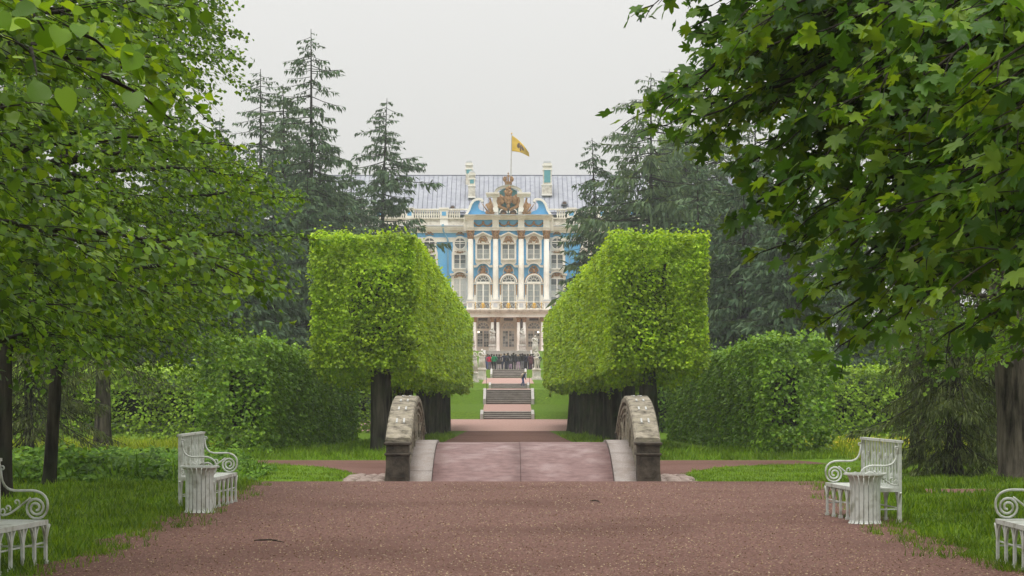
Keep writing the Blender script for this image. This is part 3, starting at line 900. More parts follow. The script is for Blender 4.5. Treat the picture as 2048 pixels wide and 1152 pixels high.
# central bays, two storeys
BAYS = (966.5, 1017.0, 1067.5)
for bi, c in enumerate(BAYS):
    # upper surround with gable
    su = frame_poly([(c-15.5, 526), (c-15.5, 482), (c-18, 478), (c-18, 474), (c, 466.5), (c+18, 474), (c+18, 478), (c+15.5, 482), (c+15.5, 526), (c+13, 529.5), (c, 526.5), (c-13, 529.5)], CP, .14, pal)
    MB().ribbon(pp([(c-19, 473.5), (c-15, 473.2), (c, 466), (c+15, 473.2), (c+19, 473.5)]), 2.6*PSC, CP-.42, CP-.135).build('gable_moulding', M['stucco'], su)
    MB().ribbon(pp([(c-17, 476.6), (c-13, 476), (c, 470), (c+13, 476), (c+17, 476.6)]), .9*PSC, CP-.26, CP-.135).build('gable_moulding', M['stucco_worn'], su)
    carving('carving', c, 481, 20, 15, CP-.16, su, 14, 1, 'shell')
    rect_window(c, 13.2, 489, 519.5, 2, 3, CP-.14, su, ('glass_dark', 'glass_pale', 'glass_pale'), mull=2.0)
    q = MB(); fbox(q, c-14.6, c+14.6, 487.2, 489.2, CP-.36, CP-.13); fbox(q, c-14.8, c+14.8, 519.5, 522, CP-.42, CP-.13)
    q.build('sill', M['stucco_worn'], su)
    # lower: curved hood, mask, arched French window
    hood = [(c-18.5, 534.3), (c-13, 534)] + [(c-11.5*math.cos(a), 534.2-7.6*math.sin(a)) for a in np.linspace(.25, math.pi-.25, 9)] + [(c+13, 534), (c+18.5, 534.3)]
    ho_ = MB().ribbon(pp(hood), 3.2*PSC, CP-.5, CP-.003).build('hood', M['stucco'], pal)
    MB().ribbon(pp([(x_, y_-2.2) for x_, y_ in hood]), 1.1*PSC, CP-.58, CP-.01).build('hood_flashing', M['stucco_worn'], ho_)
    MB().ribbon(pp(arch_pts(c, 544, 10.5, -.5, math.pi+.5, 15, 10.5)), 1.6*PSC, CP-.12, CP-.002).build('medallion_ring', M['metal_flash'], ho_)
    carving('carving', c, 541.5, 16.5, 18, CP-.1, ho_, 16, 2, 'round')
    sa = frame_poly([(c-13.8, 620)] + [(x_, y_) for x_, y_ in arch_pts(c, 565.5, 13.8, n=15)] + [(c+13.8, 620)], CP, .06, pal)
    MB().ribbon(pp(arch_pts(c, 565.5, 16, n=15)), 2.6*PSC, CP-.28, CP-.003).build('arch_moulding', M['stucco'], sa)
    MB().ribbon(pp(arch_pts(c, 565.5, 18.2, n=15)), 1.6*PSC, CP-.16, CP-.004).build('arch_moulding', M['gilt'], sa)
    rect_window(c, 13.2, 568, 618, 2, 4, CP-.065, sa, ('glass_pale',), mull=2.6, fr=1.4)
    q = MB(); fbox(q, c-13.6, c+13.6, 564.2, 568, CP-.2, CP-.05); fbox(q, c-19, c-13.7, 566.2, 568.4, CP-.22, CP-.01); fbox(q, c+13.7, c+19, 566.2, 568.4, CP-.22, CP-.01); q.build('transom', M['stucco'], sa)
    q = MB(); q.prism(pp(arch_pts(c, 564.2, 11.8, n=15)), CP-.10, CP-.062); fo = q.build('fanlight', M['glass_dark'], sa)
    q = MB(); q.ribbon(pp(arch_pts(c, 564.2, 5.6, n=11)), .8*PSC, CP-.15, CP-.09); q.ribbon(pp(arch_pts(c, 564.2, 12.1, n=15)), 1.2*PSC, CP-.16, CP-.09)
    for a in np.linspace(0, math.pi, 7)[1:-1]:
        q.ribbon(pp([(c-5.6*math.cos(a), 564.2-5.6*math.sin(a)), (c-12*math.cos(a), 564.2-12*math.sin(a))]), .8*PSC, CP-.145, CP-.085)
    q.build('glazing_bar', M['stucco'], fo)
    for s in (-1, 1):
        q = MB(); fbox(q, c+s*16.2-1.9, c+s*16.2+1.9, 570, 619, CP-.16, CP-.005); pl = q.build('jamb', M['stucco'], sa)
        q = MB()
        for t in range(8): q.ball((fx(c+s*16.2), CP-.17, fz(571.5+2.5*t)), (.11*(1.1-.05*t), .09, .10), 6, 4)
        q.build('carved_drop', M['gilt'], pl, True)
q = MB(); fbox(q, 937, 1097, 605, 621, CP-.05, CP-.002); q.build('dado', M['stucco'], pal)
# capitals & giant columns
COLS = (941.5, 991.3, 1042.2, 1092.6)
def capital(c, yt, yb, w0, w1, Yf, r, parent, D=PD, name='capital'):
    mb = MB(); X = fx(c, D); zt, zb = fz(yt, D), fz(yb, D); h = zt-zb
    mb.lathe([(r*.98, 0), (r*1.0, h*.25), (r*1.18, h*.6), (r*1.5, h*.92)], (X, Yf, zb), 12)
    mb.box(X-r*1.55, X+r*1.55, Yf-r*1.5, Yf+r*1.3, zt-h*.12, zt)
    for k in range(8):
        a = 2*math.pi*k/8
        mb.ball((X+r*1.08*math.cos(a), Yf+r*1.08*math.sin(a), zb+h*.25), (r*.25, r*.25, h*.2), 6, 4)
        mb.ball((X+r*1.25*math.cos(a+.39), Yf+r*1.25*math.sin(a+.39), zb+h*.55), (r*.25, r*.25, h*.2), 6, 4)
    for sx in (-1, 1):
        mb.ball((X+sx*r*1.3, Yf-r*1.2, zb+h*.8), (r*.3, r*.3, h*.16), 6, 4)
    return mb.build(name, M['gilt'], parent, True)
for c in COLS:
    r = 5.7*PSC; X = fx(c); Yc = CP-.30
    zt, zb = fz(479.5), fz(601)
    o = MB().lathe([(r*1.25, 0), (r*1.25, .12), (r*1.12, .2), (r*1.16, .3), (r*1.0, .42), (r*1.02, (zt-zb)*.35), (r*.9, zt-zb)], (X, Yc, zb), 20).build('column', M['stucco'], pal, True)
    capital(c, 462.5, 479.5, 8, 8, Yc, r*.9, o)
    q = MB(); fbox(q, c-7.6, c+7.6, 601.2, 603.2, Yc-.62, CP+.1); q.build('plinth', M['metal_flash'], o)
# entablature of the pavilion
for k, c in enumerate(COLS):
    q = MB(); fbox(q, c-6.3, c+6.3, 440, 463, CP-.62, CP+.1); fbox(q, c-7.3, c+7.3, 455, 457.3, CP-.72, CP+.05); q.build('entablature_block', M['stucco'], pal)
q = MB(); fbox(q, 936.5, 1098, 455.5, 457, CP-.34, CP-.002); fbox(q, 936.5, 1098, 457, 462.8, CP-.24, CP-.003); q.build('architrave', M['stucco'], pal)
for k in range(3):
    c0, c1 = COLS[k]+6.6, COLS[k+1]-6.6; c = (c0+c1)/2
    q = MB()
    for s in (-1, 1):
        for t in np.linspace(0, 1, 8):
            q.ball((fx(c+s*t*(c1-c0)*.47), CP-.08, fz(450.5-5.2*abs(2*t-1)**2+2.2)), (.13, .12, .13), 6, 4)
    q.ball((fx(c), CP-.1, fz(447)), (.19, .15, .26), 7, 5)
    q.build('garland', M['gilt'], pal, True)
# main cornice broken forward over columns
q = MB()
for yt, yb, pr in ((432.5, 434.5, 1.35), (434.5, 437.5, 1.1), (437.5, 441, .75)):
    fbox(q, 929.5, 1104.5, yt, yb, CP-pr+.4, CP+.2)
    for c in COLS: fbox(q, c-9-(pr-.75)*2, c+9+(pr-.75)*2, yt+.05, yb-.05, CP-pr-.05, CP-pr+.45)
q.build('cornice', M['stucco'], pal)
q = MB(); fbox(q, 928.5, 1105.5, 431.6, 432.5, CP-1.5, CP+.3); q.build('cornice_flashing', M['metal_flash'], pal)
# side returns of the cornice towards the balustrade
for s in (-1, 1):
    c = 1017+s*85
    q = MB(); fbox(q, c-4.5, c+4.5, 434, 463, CP+.2, FP+.6); q.build('corner_pier', M['stucco'], pal)

# --- attic with coat of arms
att = MB()
C0 = 1016.6
wing = []
for s in (-1, 1):
    outer = [(84.5, 432), (78, 421), (74, 410), (69.5, 403.5), (64, 400.6), (57, 400), (52.5, 401.2), (51.5, 405.5)]
    inn = [(47, 405)] + [(50.2+9.6*math.cos(a), 413.2-9.6*math.sin(a)) for a in np.linspace(1.9, -1.9, 9)] + [(41, 424), (34, 430), (32, 432)]
    poly = [(C0+s*x_, y_) for x_, y_ in outer[:-1]] + [(C0+s*x_, y_) for x_, y_ in inn]
    # blue field
    field = [(C0+s*x_, y_) for x_, y_ in ((84, 432), (78, 421), (74, 410), (69, 403.5), (62, 401))] + [(C0+s*(50.2+10*math.cos(a)), 413.2-10*math.sin(a)) for a in np.linspace(.95, -1.5, 9)] + [(C0+s*42, 427), (C0+s*30, 430), (C0+s*30, 432)]
    fo = MB().prism(pp(field), CP-.1, CP+.5).build('attic_wing', M['blue'], pal)
    MB().ribbon(pp([(C0+s*x_, y_) for x_, y_ in outer]), 4.6*PSC, CP-.45, CP+.55).build('scroll_moulding', M['stucco'], fo)
    q = MB().ball((fx(C0+s*52), CP-.1, fz(404)), (.22, .38, .22), 8, 5); q.build('scroll_end', M['stucco'], fo, True)
    # pier carrying the segmental arch
    q = MB(); fbox(q, C0+s*25.5-6, C0+s*25.5+6, 396, 432, CP-.35, CP+.5); pier = q.build('attic_pier', M['stucco'], pal)
    q = MB()
    for yt, yb, e in ((387.5, 390, 3.8), (390, 393, 2.2), (393, 396.3, .9)):
        xa, xb = C0+s*29.5-13-e*.6, C0+s*29.5+13+e*.6
        if s > 0: xa = max(xa, C0+17.5)
        else: xb = min(xb, C0-17.5)
        fbox(q, xa, xb, yt, yb, CP-.35-.16*e, CP+.55)
    q.build('pier_cornice', M['stucco'], pier)
    # banners of carved trophies
    q = MB()
    for t in range(5):
        bx = 34.5 + 2.3*t
        pts = [(C0+s*(29+1.2*t), 428), (C0+s*(bx), 416-1.5*t), (C0+s*(bx+3-.6*t), 405+2.4*t)]
        q.tube([(fx(x_), CP-.42-.05*t, fz(y_)) for x_, y_ in pts], [.16, .22, .06], 6)
    q.tube([(fx(C0+s*30), CP-.4, fz(425)), (fx(C0+s*37), CP-.45, fz(398))], [.26, .12], 6)
    q.tube([(fx(C0+s*40), CP-.35, fz(426)), (fx(C0+s*53), CP-.5, fz(408))], [.12, .03], 5)
    for t in range(7): q.ball((fx(C0+s*(31+2*t)), CP-.4, fz(428.5-.3*t)), (.2, .22, .2), 6, 4)
    q.build('banner_carving', M['gilt'], pier, True)
    q = MB(); fbox(q, C0+s*25.5-5, C0+s*25.5+5, 417, 425.5, CP-.62, CP-.34); q.build('pier_block', M['stucco'], pier)
q = MB(); q.prism(pp([(C0-20, 432)] + arch_pts(C0, 390, 20, n=15, ry=12) + [(C0+20, 432)]), CP, CP+.45); fld = q.build('attic_field', M['teal'], pal)
q = MB().ribbon(pp(arch_pts(C0, 388, 25.5, .06, math.pi-.06, 17, 13.2)), 5.2*PSC, CP-.4, CP+.6); q.build('segmental_arch', M['stucco'], fld)
q = MB().ribbon(pp(arch_pts(C0, 388, 28.2, .06, math.pi-.06, 17, 15.8)), 1.0*PSC, CP-.6, CP+.65); q.build('arch_flashing', M['metal_flash'], fld)
# twin niches
for s in (-1, 1):
    c = C0+s*9.6
    q = MB().prism(pp([(c-6.8, 432)] + arch_pts(c, 427.5, 6.8, n=11) + [(c+6.8, 432)]), CP-.12, CP+.02); no = q.build('niche', M['dark_brown'], fld)
    MB().ribbon(pp(arch_pts(c, 427.5, 7.6, n=11)), 1.7*PSC, CP-.5, CP+.02).build('niche_arch', M['stucco'], no)
    carving('carving', c, 430, 9, 5, CP-.2, no, 6, 9)
# shield, eagle and crown in carved work
sh = MB()
Xc = fx(C0)
sh.prism(pp([(C0-8, 394), (C0+8, 394), (C0+8.5, 402), (C0+5, 409), (C0, 411.5), (C0-5, 409), (C0-8.5, 402)]), CP-.75, CP-.2)
so = sh.build('coat_of_arms', M['gilt'], fld)
bevel(so, .08, 2)
q = MB(); q.prism(pp([(C0-6, 396), (C0+6, 396), (C0+6.2, 402), (C0+3.5, 407), (C0, 409), (C0-3.5, 407), (C0-6.2, 402)]), CP-.83, CP-.7)
for s in (-1, 1):
    q.tube([(fx(C0+s*1), CP-.85, fz(398)), (fx(C0+s*3), CP-.88, fz(401)), (fx(C0+s*4.5), CP-.85, fz(398.5))], .07, 5)
q.ball((Xc, CP-.86, fz(400.5)), (.15, .1, .26), 6, 4)
q.build('shield_field', M['gilt'], so)
q = MB()
for s in (-1, 1):
    # spread wings: rows of feathers, and outer cartouche ring
    for t in range(9):
        a = .9 - .24*t
        p0 = (C0+s*7.5, 401+.5*t); p1 = (C0+s*(11+8*math.cos(a)), 402-13*math.sin(a)*.85)
        q.tube([(fx(p0[0]), CP-.4, fz(p0[1])), (fx((p0[0]+p1[0])/2), CP-.62, fz((p0[1]+p1[1])/2-1)), (fx(p1[0]), CP-.35, fz(p1[1]))], [.15, .2, .08], 5)
    q.tube([(fx(C0+s*x_), CP-.3, fz(y_)) for x_, y_ in ((14, 391), (19, 396), (20.5, 404), (18, 412), (12, 418), (4, 421))], [.12, .2, .22, .2, .18, .12], 6)
    for t in range(8): q.ball((fx(C0+s*(4+2*t)), CP-.35, fz(421-.9*t)), (.24, .25, .22), 6, 4)
    # necks and heads
    q.tube([(fx(C0+s*2), CP-.55, fz(394)), (fx(C0+s*4.5), CP-.7, fz(388)), (fx(C0+s*6.5), CP-.65, fz(384.5)), (fx(C0+s*9), CP-.6, fz(385.5))], [.24, .2, .17, .05], 6)
for t in range(6): q.ball((Xc+(.14 if t % 2 else -.14), CP-.5, fz(392-3*t)), (.34-.02*t, .3, .24), 7, 5)
q.ball((Xc, CP-.55, fz(414)), (.26, .3, .34), 7, 5)
q.build('eagle', M['gilt'], so, True)
cr = MB()
zc = fz(371.5)
cr.lathe([(.42, 0), (.46, .1), (.44, .28), (.5, .34), (.5, .42)], (Xc, CP-.1, zc), 12)
for s in (-1, 1):
    cr.ball((Xc+s*.44, CP-.1, zc+.72), (.26, .3, .36), 8, 6)
    cr.tube([(Xc+s*.2, CP-.35, zc+.4), (Xc+s*.62, CP-.3, zc+.62), (Xc+s*.5, CP-.3, zc+1.02), (Xc+s*.12, CP-.2, zc+1.0)], .07, 5)
cr.tube([(Xc, CP-.1, zc+.35), (Xc, CP-.1, zc+1.12)], .1, 6)
cr.ball((Xc, CP-.1, zc+1.18), (.15, .15, .15), 7, 5)
cr.box(Xc-.04, Xc+.04, CP-.14, CP-.06, zc+1.3, zc+1.62).box(Xc-.13, Xc+.13, CP-.135, CP-.065, zc+1.42, zc+1.5)
cr.build('crown', M['gilt'], fld, True)

# --- flanks: oculus, middle window, tall window
def flank(c, tall='glass_pale'):
    oc = 487.0
    su = frame_poly([(c-16.5, 506), (c-14.6, 500)] + [(c-14.6*math.cos(a), oc-14.8*math.sin(a)) for a in np.linspace(-.35, math.pi+.35, 17)] + [(c+14.6, 500), (c+16.5, 506), (c+16.5, 541), (c+13, 544), (c-13, 544), (c-16.5, 541)], FP, .10, pal)
    q = MB().prism(pp([(c+10.6*math.cos(a), oc+10.6*math.sin(a)) for a in np.linspace(0, 2*math.pi, 21)[:-1]]), FP-.13, FP-.102)
    wo = q.build('round_window', M['glass_dark'], su)
    q = MB().ribbon(pp([(c+11.4*math.cos(a), oc+11.4*math.sin(a)) for a in np.linspace(0, 2*math.pi, 25)]), 1.8*PSC, FP-.24, FP-.1)
    fbox(q, c-.7, c+.7, oc-10.4, oc+10.4, FP-.18, FP-.11); fbox(q, c-10.4, c-.8, oc-.5, oc+.5, FP-.17, FP-.11); fbox(q, c+.8, c+10.4, oc-.5, oc+.5, FP-.17, FP-.11)
    q.build('window_frame', M['stucco'], wo)
    MB().ribbon(pp([(c-13.6*math.cos(a), oc-13.6*math.sin(a)) for a in np.linspace(-.2, math.pi+.2, 15)]), 1.5*PSC, FP-.2, FP-.1).build('ring_moulding', M['stucco'], su)
    carving('carving', c, 467.5, 15, 6, FP-.16, su, 8, 3, 'shell')
    carving('carving', c, 504.5, 22, 6.5, FP-.14, su, 9, 4, 'drop')
    rect_window(c, 12.6, 508.5, 537.5, 2, 3, FP-.1, su, ('glass_dark', 'glass_dark', 'glass_pale'), mull=2.2)
    q = MB(); fbox(q, c-14.5, c+14.5, 537.5, 539.5, FP-.32, FP-.09); q.build('sill', M['stucco_worn'], su)
    su2 = frame_poly([(c-17.5, 612), (c-17.5, 552), (c+17.5, 552), (c+17.5, 612)], FP, .095, pal)
    hood = [(c-20, 549.8), (c-15, 549.5)] + [(c-13*math.cos(a), 550-7*math.sin(a)) for a in np.linspace(.25, math.pi-.25, 9)] + [(c+15, 549.5), (c+20, 549.8)]
    MB().ribbon(pp(hood), 3.0*PSC, FP-.45, FP-.004).build('hood', M['stucco'], su2)
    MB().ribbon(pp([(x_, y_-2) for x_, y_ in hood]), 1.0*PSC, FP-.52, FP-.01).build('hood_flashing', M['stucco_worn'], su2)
    MB().prism(pp([(c-13, 553)] + [(c-13*math.cos(a), 551-5.6*math.sin(a)) for a in np.linspace(.2, math.pi-.2, 9)] + [(c+13, 553)]), FP-.1, FP-.006).build('tympanum', M['stucco'], su2)
    carving('carving', c, 551, 22, 10, FP-.14, su2, 12, 5, 'shell')
    g = {'pale': ('glass_pale',), 'curtain': ('curtain',), 'mix': ('glass_dark', 'glass_pale', 'curtain', 'glass_pale')}[tall]
    rect_window(c, 13, 557, 606.5, 2, 4, FP-.095, su2, g, mull=2.2)
    q = MB(); fbox(q, c-16, c+16, 606.5, 608.6, FP-.34, FP-.09); q.build('sill', M['stucco_worn'], su2)
    carving('carving', c, 612, 21, 8, FP-.1, su2, 10, 6, 'drop')
    # ground-storey window
    carving('carving', c, 640, 12, 9, FP-.2, pal, 8, 7, 'round')
    rect_window(c, 12, 648, 700, 2, 5, FP-.125, pal, ('glass_dark',), mull=2)
for c, t in ((920, 'curtain'), (859, 'mix'), (798, 'pale'), (737, 'pale'), (676, 'pale'), (1114, 'mix'), (1175, 'pale'), (1236, 'pale'), (1297, 'pale')):
    flank(c, t)
# pilasters between flank bays
for c in (828.5, 767.5, 706.5, 1205.5, 1266.5):
    q = MB(); fbox(q, c-5, c+5, 484, 616, FP-.1, FP-.005); q.build('pilaster', M['stucco'], pal)
# drain pipes with hopper heads
for pts, hx in ((((886, 452), (887, 463), (896, 480), (896, 700)), 886), (((1152, 455), (1151, 464), (1139, 486), (1139, 700)), 1152)):
    P = [(fx(x_), FP-.55 if i < 2 else FP-.28, fz(y_)) for i, (x_, y_) in enumerate(pts)]
    o = MB().tube(P, .10, 8).build('drain_pipe', M['blue_pipe'], pal, True)
    q = MB(); fbox(q, hx-2.4, hx+2.4, 449.5, 454, FP-1.1, FP-.8); q.build('hopper_head', M['blue_pipe'], o)

# --- balcony and portico
QD = 276.0
QF = QD-.6
q = MB()
for yt, yb, pr in ((619.2, 621.2, .55), (621.2, 624.2, .35), (624.2, 627.2, .15)):
    fbox(q, 931, 1103.5, yt, yb, QF-pr, FP-.3, QD)
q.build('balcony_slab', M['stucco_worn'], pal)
q = MB(); fbox(q, 934, 1100.5, 627.2, 632.6, QF+.05, FP-.32, QD); fbox(q, 932.5, 1102, 632.4, 634.4, QF-.05, FP-.35, QD); q.build('portico_beam', M['stucco'], pal)
q = MB(); fbox(q, 936, 1099, 633.9, 634.8, QF+.4, FP-.36, QD); q.build('portico_soffit', M['beige'], pal)
# balustrade blocks and iron railings
rail_edges = []
for k, c in enumerate((940.5, 991, 1042.5, 1094)):
    q = MB(); fbox(q, c-7, c+7, 604, 619.3, QF-.05, QF+.6, QD); fbox(q, c-7.8, c+7.8, 602.6, 604.4, QF-.12, QF+.67, QD); fbox(q, c-7.4, c+7.4, 616.8, 619.3, QF-.1, QF+.65, QD)
    o = q.build('balcony_block', M['stucco'], pal)
    q = MB(); fbox(q, c-4, c+4, 606.8, 615, QF-.075, QF-.04, QD); q.build('block_panel', M['metal_flash'], o)
for k in range(3):
    c0 = (940.5, 991, 1042.5)[k]+7.6; c1 = (991, 1042.5, 1094)[k]-7.6; c = (c0+c1)/2
    q = MB(); Yr = QF+.2
    zt, zb = fz(604, QD), fz(618.4, QD)
    for z_ in (zt, zb): q.tube([(fx(c0, QD), Yr, z_), (fx(c1, QD), Yr, z_)], .035, 5)
    ro = q.build('railing', M['stucco'], pal)
    q = MB(); h = zt-zb
    for s in (-1, 1):
        for t in range(2):
            xc = fx(c+s*(6+8*t), QD)
            q.tube([(xc+.28*math.cos(a)*(1-a/9), Yr, zb+h*.5+.33*math.sin(a)*(1-a/9)) for a in np.linspace(0, 7, 16)], .03, 4)
            q.tube([(xc-.25, Yr, zb+.1), (xc, Yr, zb+h*.25), (xc+.25, Yr, zb+.1)], .03, 4)
    q.build('iron_scroll', M['dark_brown'], ro)
    q = MB()
    for s in (-1, 1): q.tube([(fx(c+s*14.8, QD), Yr, zb), (fx(c+s*14.8, QD), Yr, zt)], .045, 5)
    q.ball((fx(c, QD), Yr-.02, zb+h*.5), (.13, .08, h*.42), 7, 6); q.ball((fx(c, QD), Yr-.02, zb+h*.72), (.24, .08, .14), 7, 5)
    for s in (-1, 1):
        q.tube([(fx(c, QD)+s*.05, Yr-.03, zb+.15), (fx(c, QD)+s*.3, Yr-.03, zb+h*.35), (fx(c, QD)+s*.18, Yr-.03, zb+h*.6)], .05, 5)
    q.build('gilded_emblem', M['gold'], ro, True)
# paired columns
for i, c in enumerate((938, 949.4, 984.8, 995.8, 1037.2, 1048.6, 1085, 1096.2)):
    r = 3.35*QD/FPX; X = fx(c, QD); Yc = QF+.45
    zt, zb = fz(644.5, QD), 4.84+.25
    o = MB().lathe([(r*1.3, 0), (r*1.3, .1), (r*1.1, .2), (r*1.02, .3), (r*1.03, 1.4), (r*.9, zt-zb)], (X, Yc, zb), 16).build('portico_column', M['stucco'], pal, True)
    capital(c, 634.3, 644.5, 5, 5, Yc, r*.9, o, QD)
    MB().box(X-r*1.5, X+r*1.5, Yc-r*1.5, Yc+r*1.5, 4.80, 5.09).build('column_plinth', M['marble_grey'], o)
# back wall of the portico with three arched glazed doors
WD = PD-1.1
q = MB(); fbox(q, 932, 1101, 634, 712, CP-.06, CP-.005, PD); bw = q.build('portico_wall', M['beige'], pal)
YB = CP-.065
for k, c in enumerate(BAYS):
    gl_ = (('glass_dark', 'glass_dark', 'glass_pale'), ('glass_pale', 'curtain', 'glass_dark', 'glass_pale'), ('curtain', 'glass_dark', 'glass_pale'))[k]
    fr = MB().prism(pp([(c-15, 706), (c-15, 658)] + arch_pts(c, 658, 15, n=13, ry=14)[1:-1] + [(c+15, 658), (c+15, 706)]), YB-.06, YB+.02).build('door_surround', M['beige'], bw)
    MB().ribbon(pp(arch_pts(c, 658, 16.2, n=13, ry=15.2)), 2.0*PSC, YB-.28, YB-.01).build('arch_moulding', M['stucco_worn'], fr)
    rect_window(c-6.2, 5.9, 661.5, 694.5, 2, 6, YB-.06, fr, gl_, frame='beige', mull=.5, fr=.8)
    rect_window(c+6.2, 5.9, 661.5, 694.5, 2, 6, YB-.06, fr, gl_[::-1], frame='beige', mull=.5, fr=.8)
    q = MB(); fbox(q, c-14.8, c+14.8, 657.6, 661.3, YB-.22, YB-.04); q.build('transom', M['beige'], fr)
    fo = MB().prism(pp(arch_pts(c, 657.6, 12.6, n=13)), YB-.09, YB-.055).build('fanlight', M['curtain' if k == 1 else 'glass_pale'], fr)
    q = MB(); q.ribbon(pp(arch_pts(c, 657.6, 6.0, n=11)), 1.0*PSC, YB-.15, YB-.085); q.ribbon(pp(arch_pts(c, 657.6, 12.8, n=13)), 1.6*PSC, YB-.16, YB-.08)
    for a in np.linspace(0, math.pi, 7)[1:-1]:
        q.ribbon(pp([(c-6*math.cos(a), 657.6-6*math.sin(a)), (c-12.6*math.cos(a), 657.6-12.6*math.sin(a))]), 1.0*PSC, YB-.145, YB-.085)
    q.build('glazing_bar', M['beige'], fo)
    q = MB(); fbox(q, c-9, c+9, 634.5, 641.5, YB-.4, YB-.005); q.build('keystone_carving', M['dark_brown'], fr)
for c in (943.7, 990.3, 1042.9, 1090.6):
    q = MB(); fbox(q, c-3.2, c+3.2, 638, 706, YB-.2, YB-.004); q.build('wall_pilaster', M['dark_brown'], bw)
# lit globe lamps inside the doors
gm = bpy.data.materials.new('lamp_glow'); gm.use_nodes = True
gb = gm.node_tree.nodes['Principled BSDF']; gb.inputs['Base Color'].default_value = (1, .95, .85, 1); gb.inputs['Emission Color'].default_value = (1, .93, .8, 1); gb.inputs['Emission Strength'].default_value = 3.0
for lx, ly, lab in ((957.4, 664.5, 'small lit globe lamp hanging before the door with darkest panes'), (1076.3, 664.5, 'small lit globe lamp hanging before the door with a second low reflection')):
    X, Z = fx(lx), fz(ly)
    root = empty('globe_lamp', (X, CP-.5, Z), lab, 'lamp')
    MB().ball((X, CP-.5, Z), .10, 10, 8).build('globe', gm, root, True)
    MB().tube([(X, CP-.5, Z+.12), (X, CP-.5, fz(634.2))], .015, 5).build('rod', M['iron'], root)

# --- flag on its pole
PDf = FP+10.4
fp = empty('flag', (fx(1022.5, PDf), PDf, zr1), 'yellow standard with dark emblem flying on tall thin pole above the roof ridge', 'flag')
px0 = fx(1022.5, PDf)
MB().tube([(px0-.05, PDf, zr1-.3), (px0+.06, PDf, fz(268, PDf))], [.085, .05], 8).build('pole', M['marble_grey'], fp)
MB().ball((px0+.06, PDf, fz(267, PDf)), .12, 8, 6).build('finial', M['gold'], fp, True)
def flagpt(u, v):
    top = np.array((1023.8 + 34*u, 271 + 34*u**1.1 - 3*math.sin(u*3.2)))
    bot = np.array((1023.3 + 35.5*u, 302.5 + 2*u + 9*u**2.2))
    p = top*(1-v)+bot*v
    return (fx(p[0], PDf), PDf + .35*math.sin(u*6+v*2)*u + .1*math.sin(u*15+v*3)*u, fz(p[1], PDf))
nu, nv = 26, 14
V = [flagpt(i/nu, j/nv) for j in range(nv+1) for i in range(nu+1)]
F = [(j*(nu+1)+i, j*(nu+1)+i+1, (j+1)*(nu+1)+i+1, (j+1)*(nu+1)+i) for j in range(nv) for i in range(nu)]
M['flag_cloth'] = surf('flag_cloth', (.58, .36, .03), (.68, .45, .05), rough=.8, scale=2)
fo = link('cloth', np_mesh('cloth', V, F, True), M['flag_cloth'], fp)
so_ = fo.modifiers.new('thick', 'SOLIDIFY'); so_.thickness = .02
# emblem sewn on both faces: double-headed bird shape
em = []
def blob(u0, v0, ru, rv, n=10): return [(u0+ru*math.cos(a), v0+rv*math.sin(a)) for a in np.linspace(0, 2*math.pi, n+1)[:-1]]
shapes = [blob(.50, .50, .06, .20)] + [blob(.5+s*.11, .46, .055, .24) for s in (-1, 1)] + [blob(.5+s*.05, .25, .035, .09) for s in (-1, 1)] + [blob(.5, .76, .05, .10)] + [blob(.5+s*.17, .52, .03, .14) for s in (-1, 1)]
for sgn in (-1, 1):
    mb = MB()
    for si, s_ in enumerate(shapes):
        vs = []
        for (u, v) in [(sum(a for a, _ in s_)/len(s_), sum(b for _, b in s_)/len(s_))] + s_:
            p = flagpt(u, v); vs.append((p[0], p[1]+sgn*(.03+.004*si), p[2]))
        n = len(s_)
        mb.add(vs, [(0, 1+k, 1+(k+1) % n) for k in range(n)])
    mb.build('emblem', M['dark_brown'], fo)

# ================================================================== BENCHES AND BINS
def spiral(cx, cz, r0, r1, a0, a1, n=22):
    return [(cx+(r0+(r1-r0)*t)*math.cos(a0+(a1-a0)*t), cz+(r0+(r1-r0)*t)*math.sin(a0+(a1-a0)*t)) for t in np.linspace(0, 1, n)]

def bezier(ps, n=12):
    ps = [np.array(p, float) for p in ps]
    o = []
    for t in np.linspace(0, 1, n):
        q = ps
        while len(q) > 1: q = [q[i]*(1-t)+q[i+1]*t for i in range(len(q)-1)]
        o.append(tuple(q[0]))
    return o

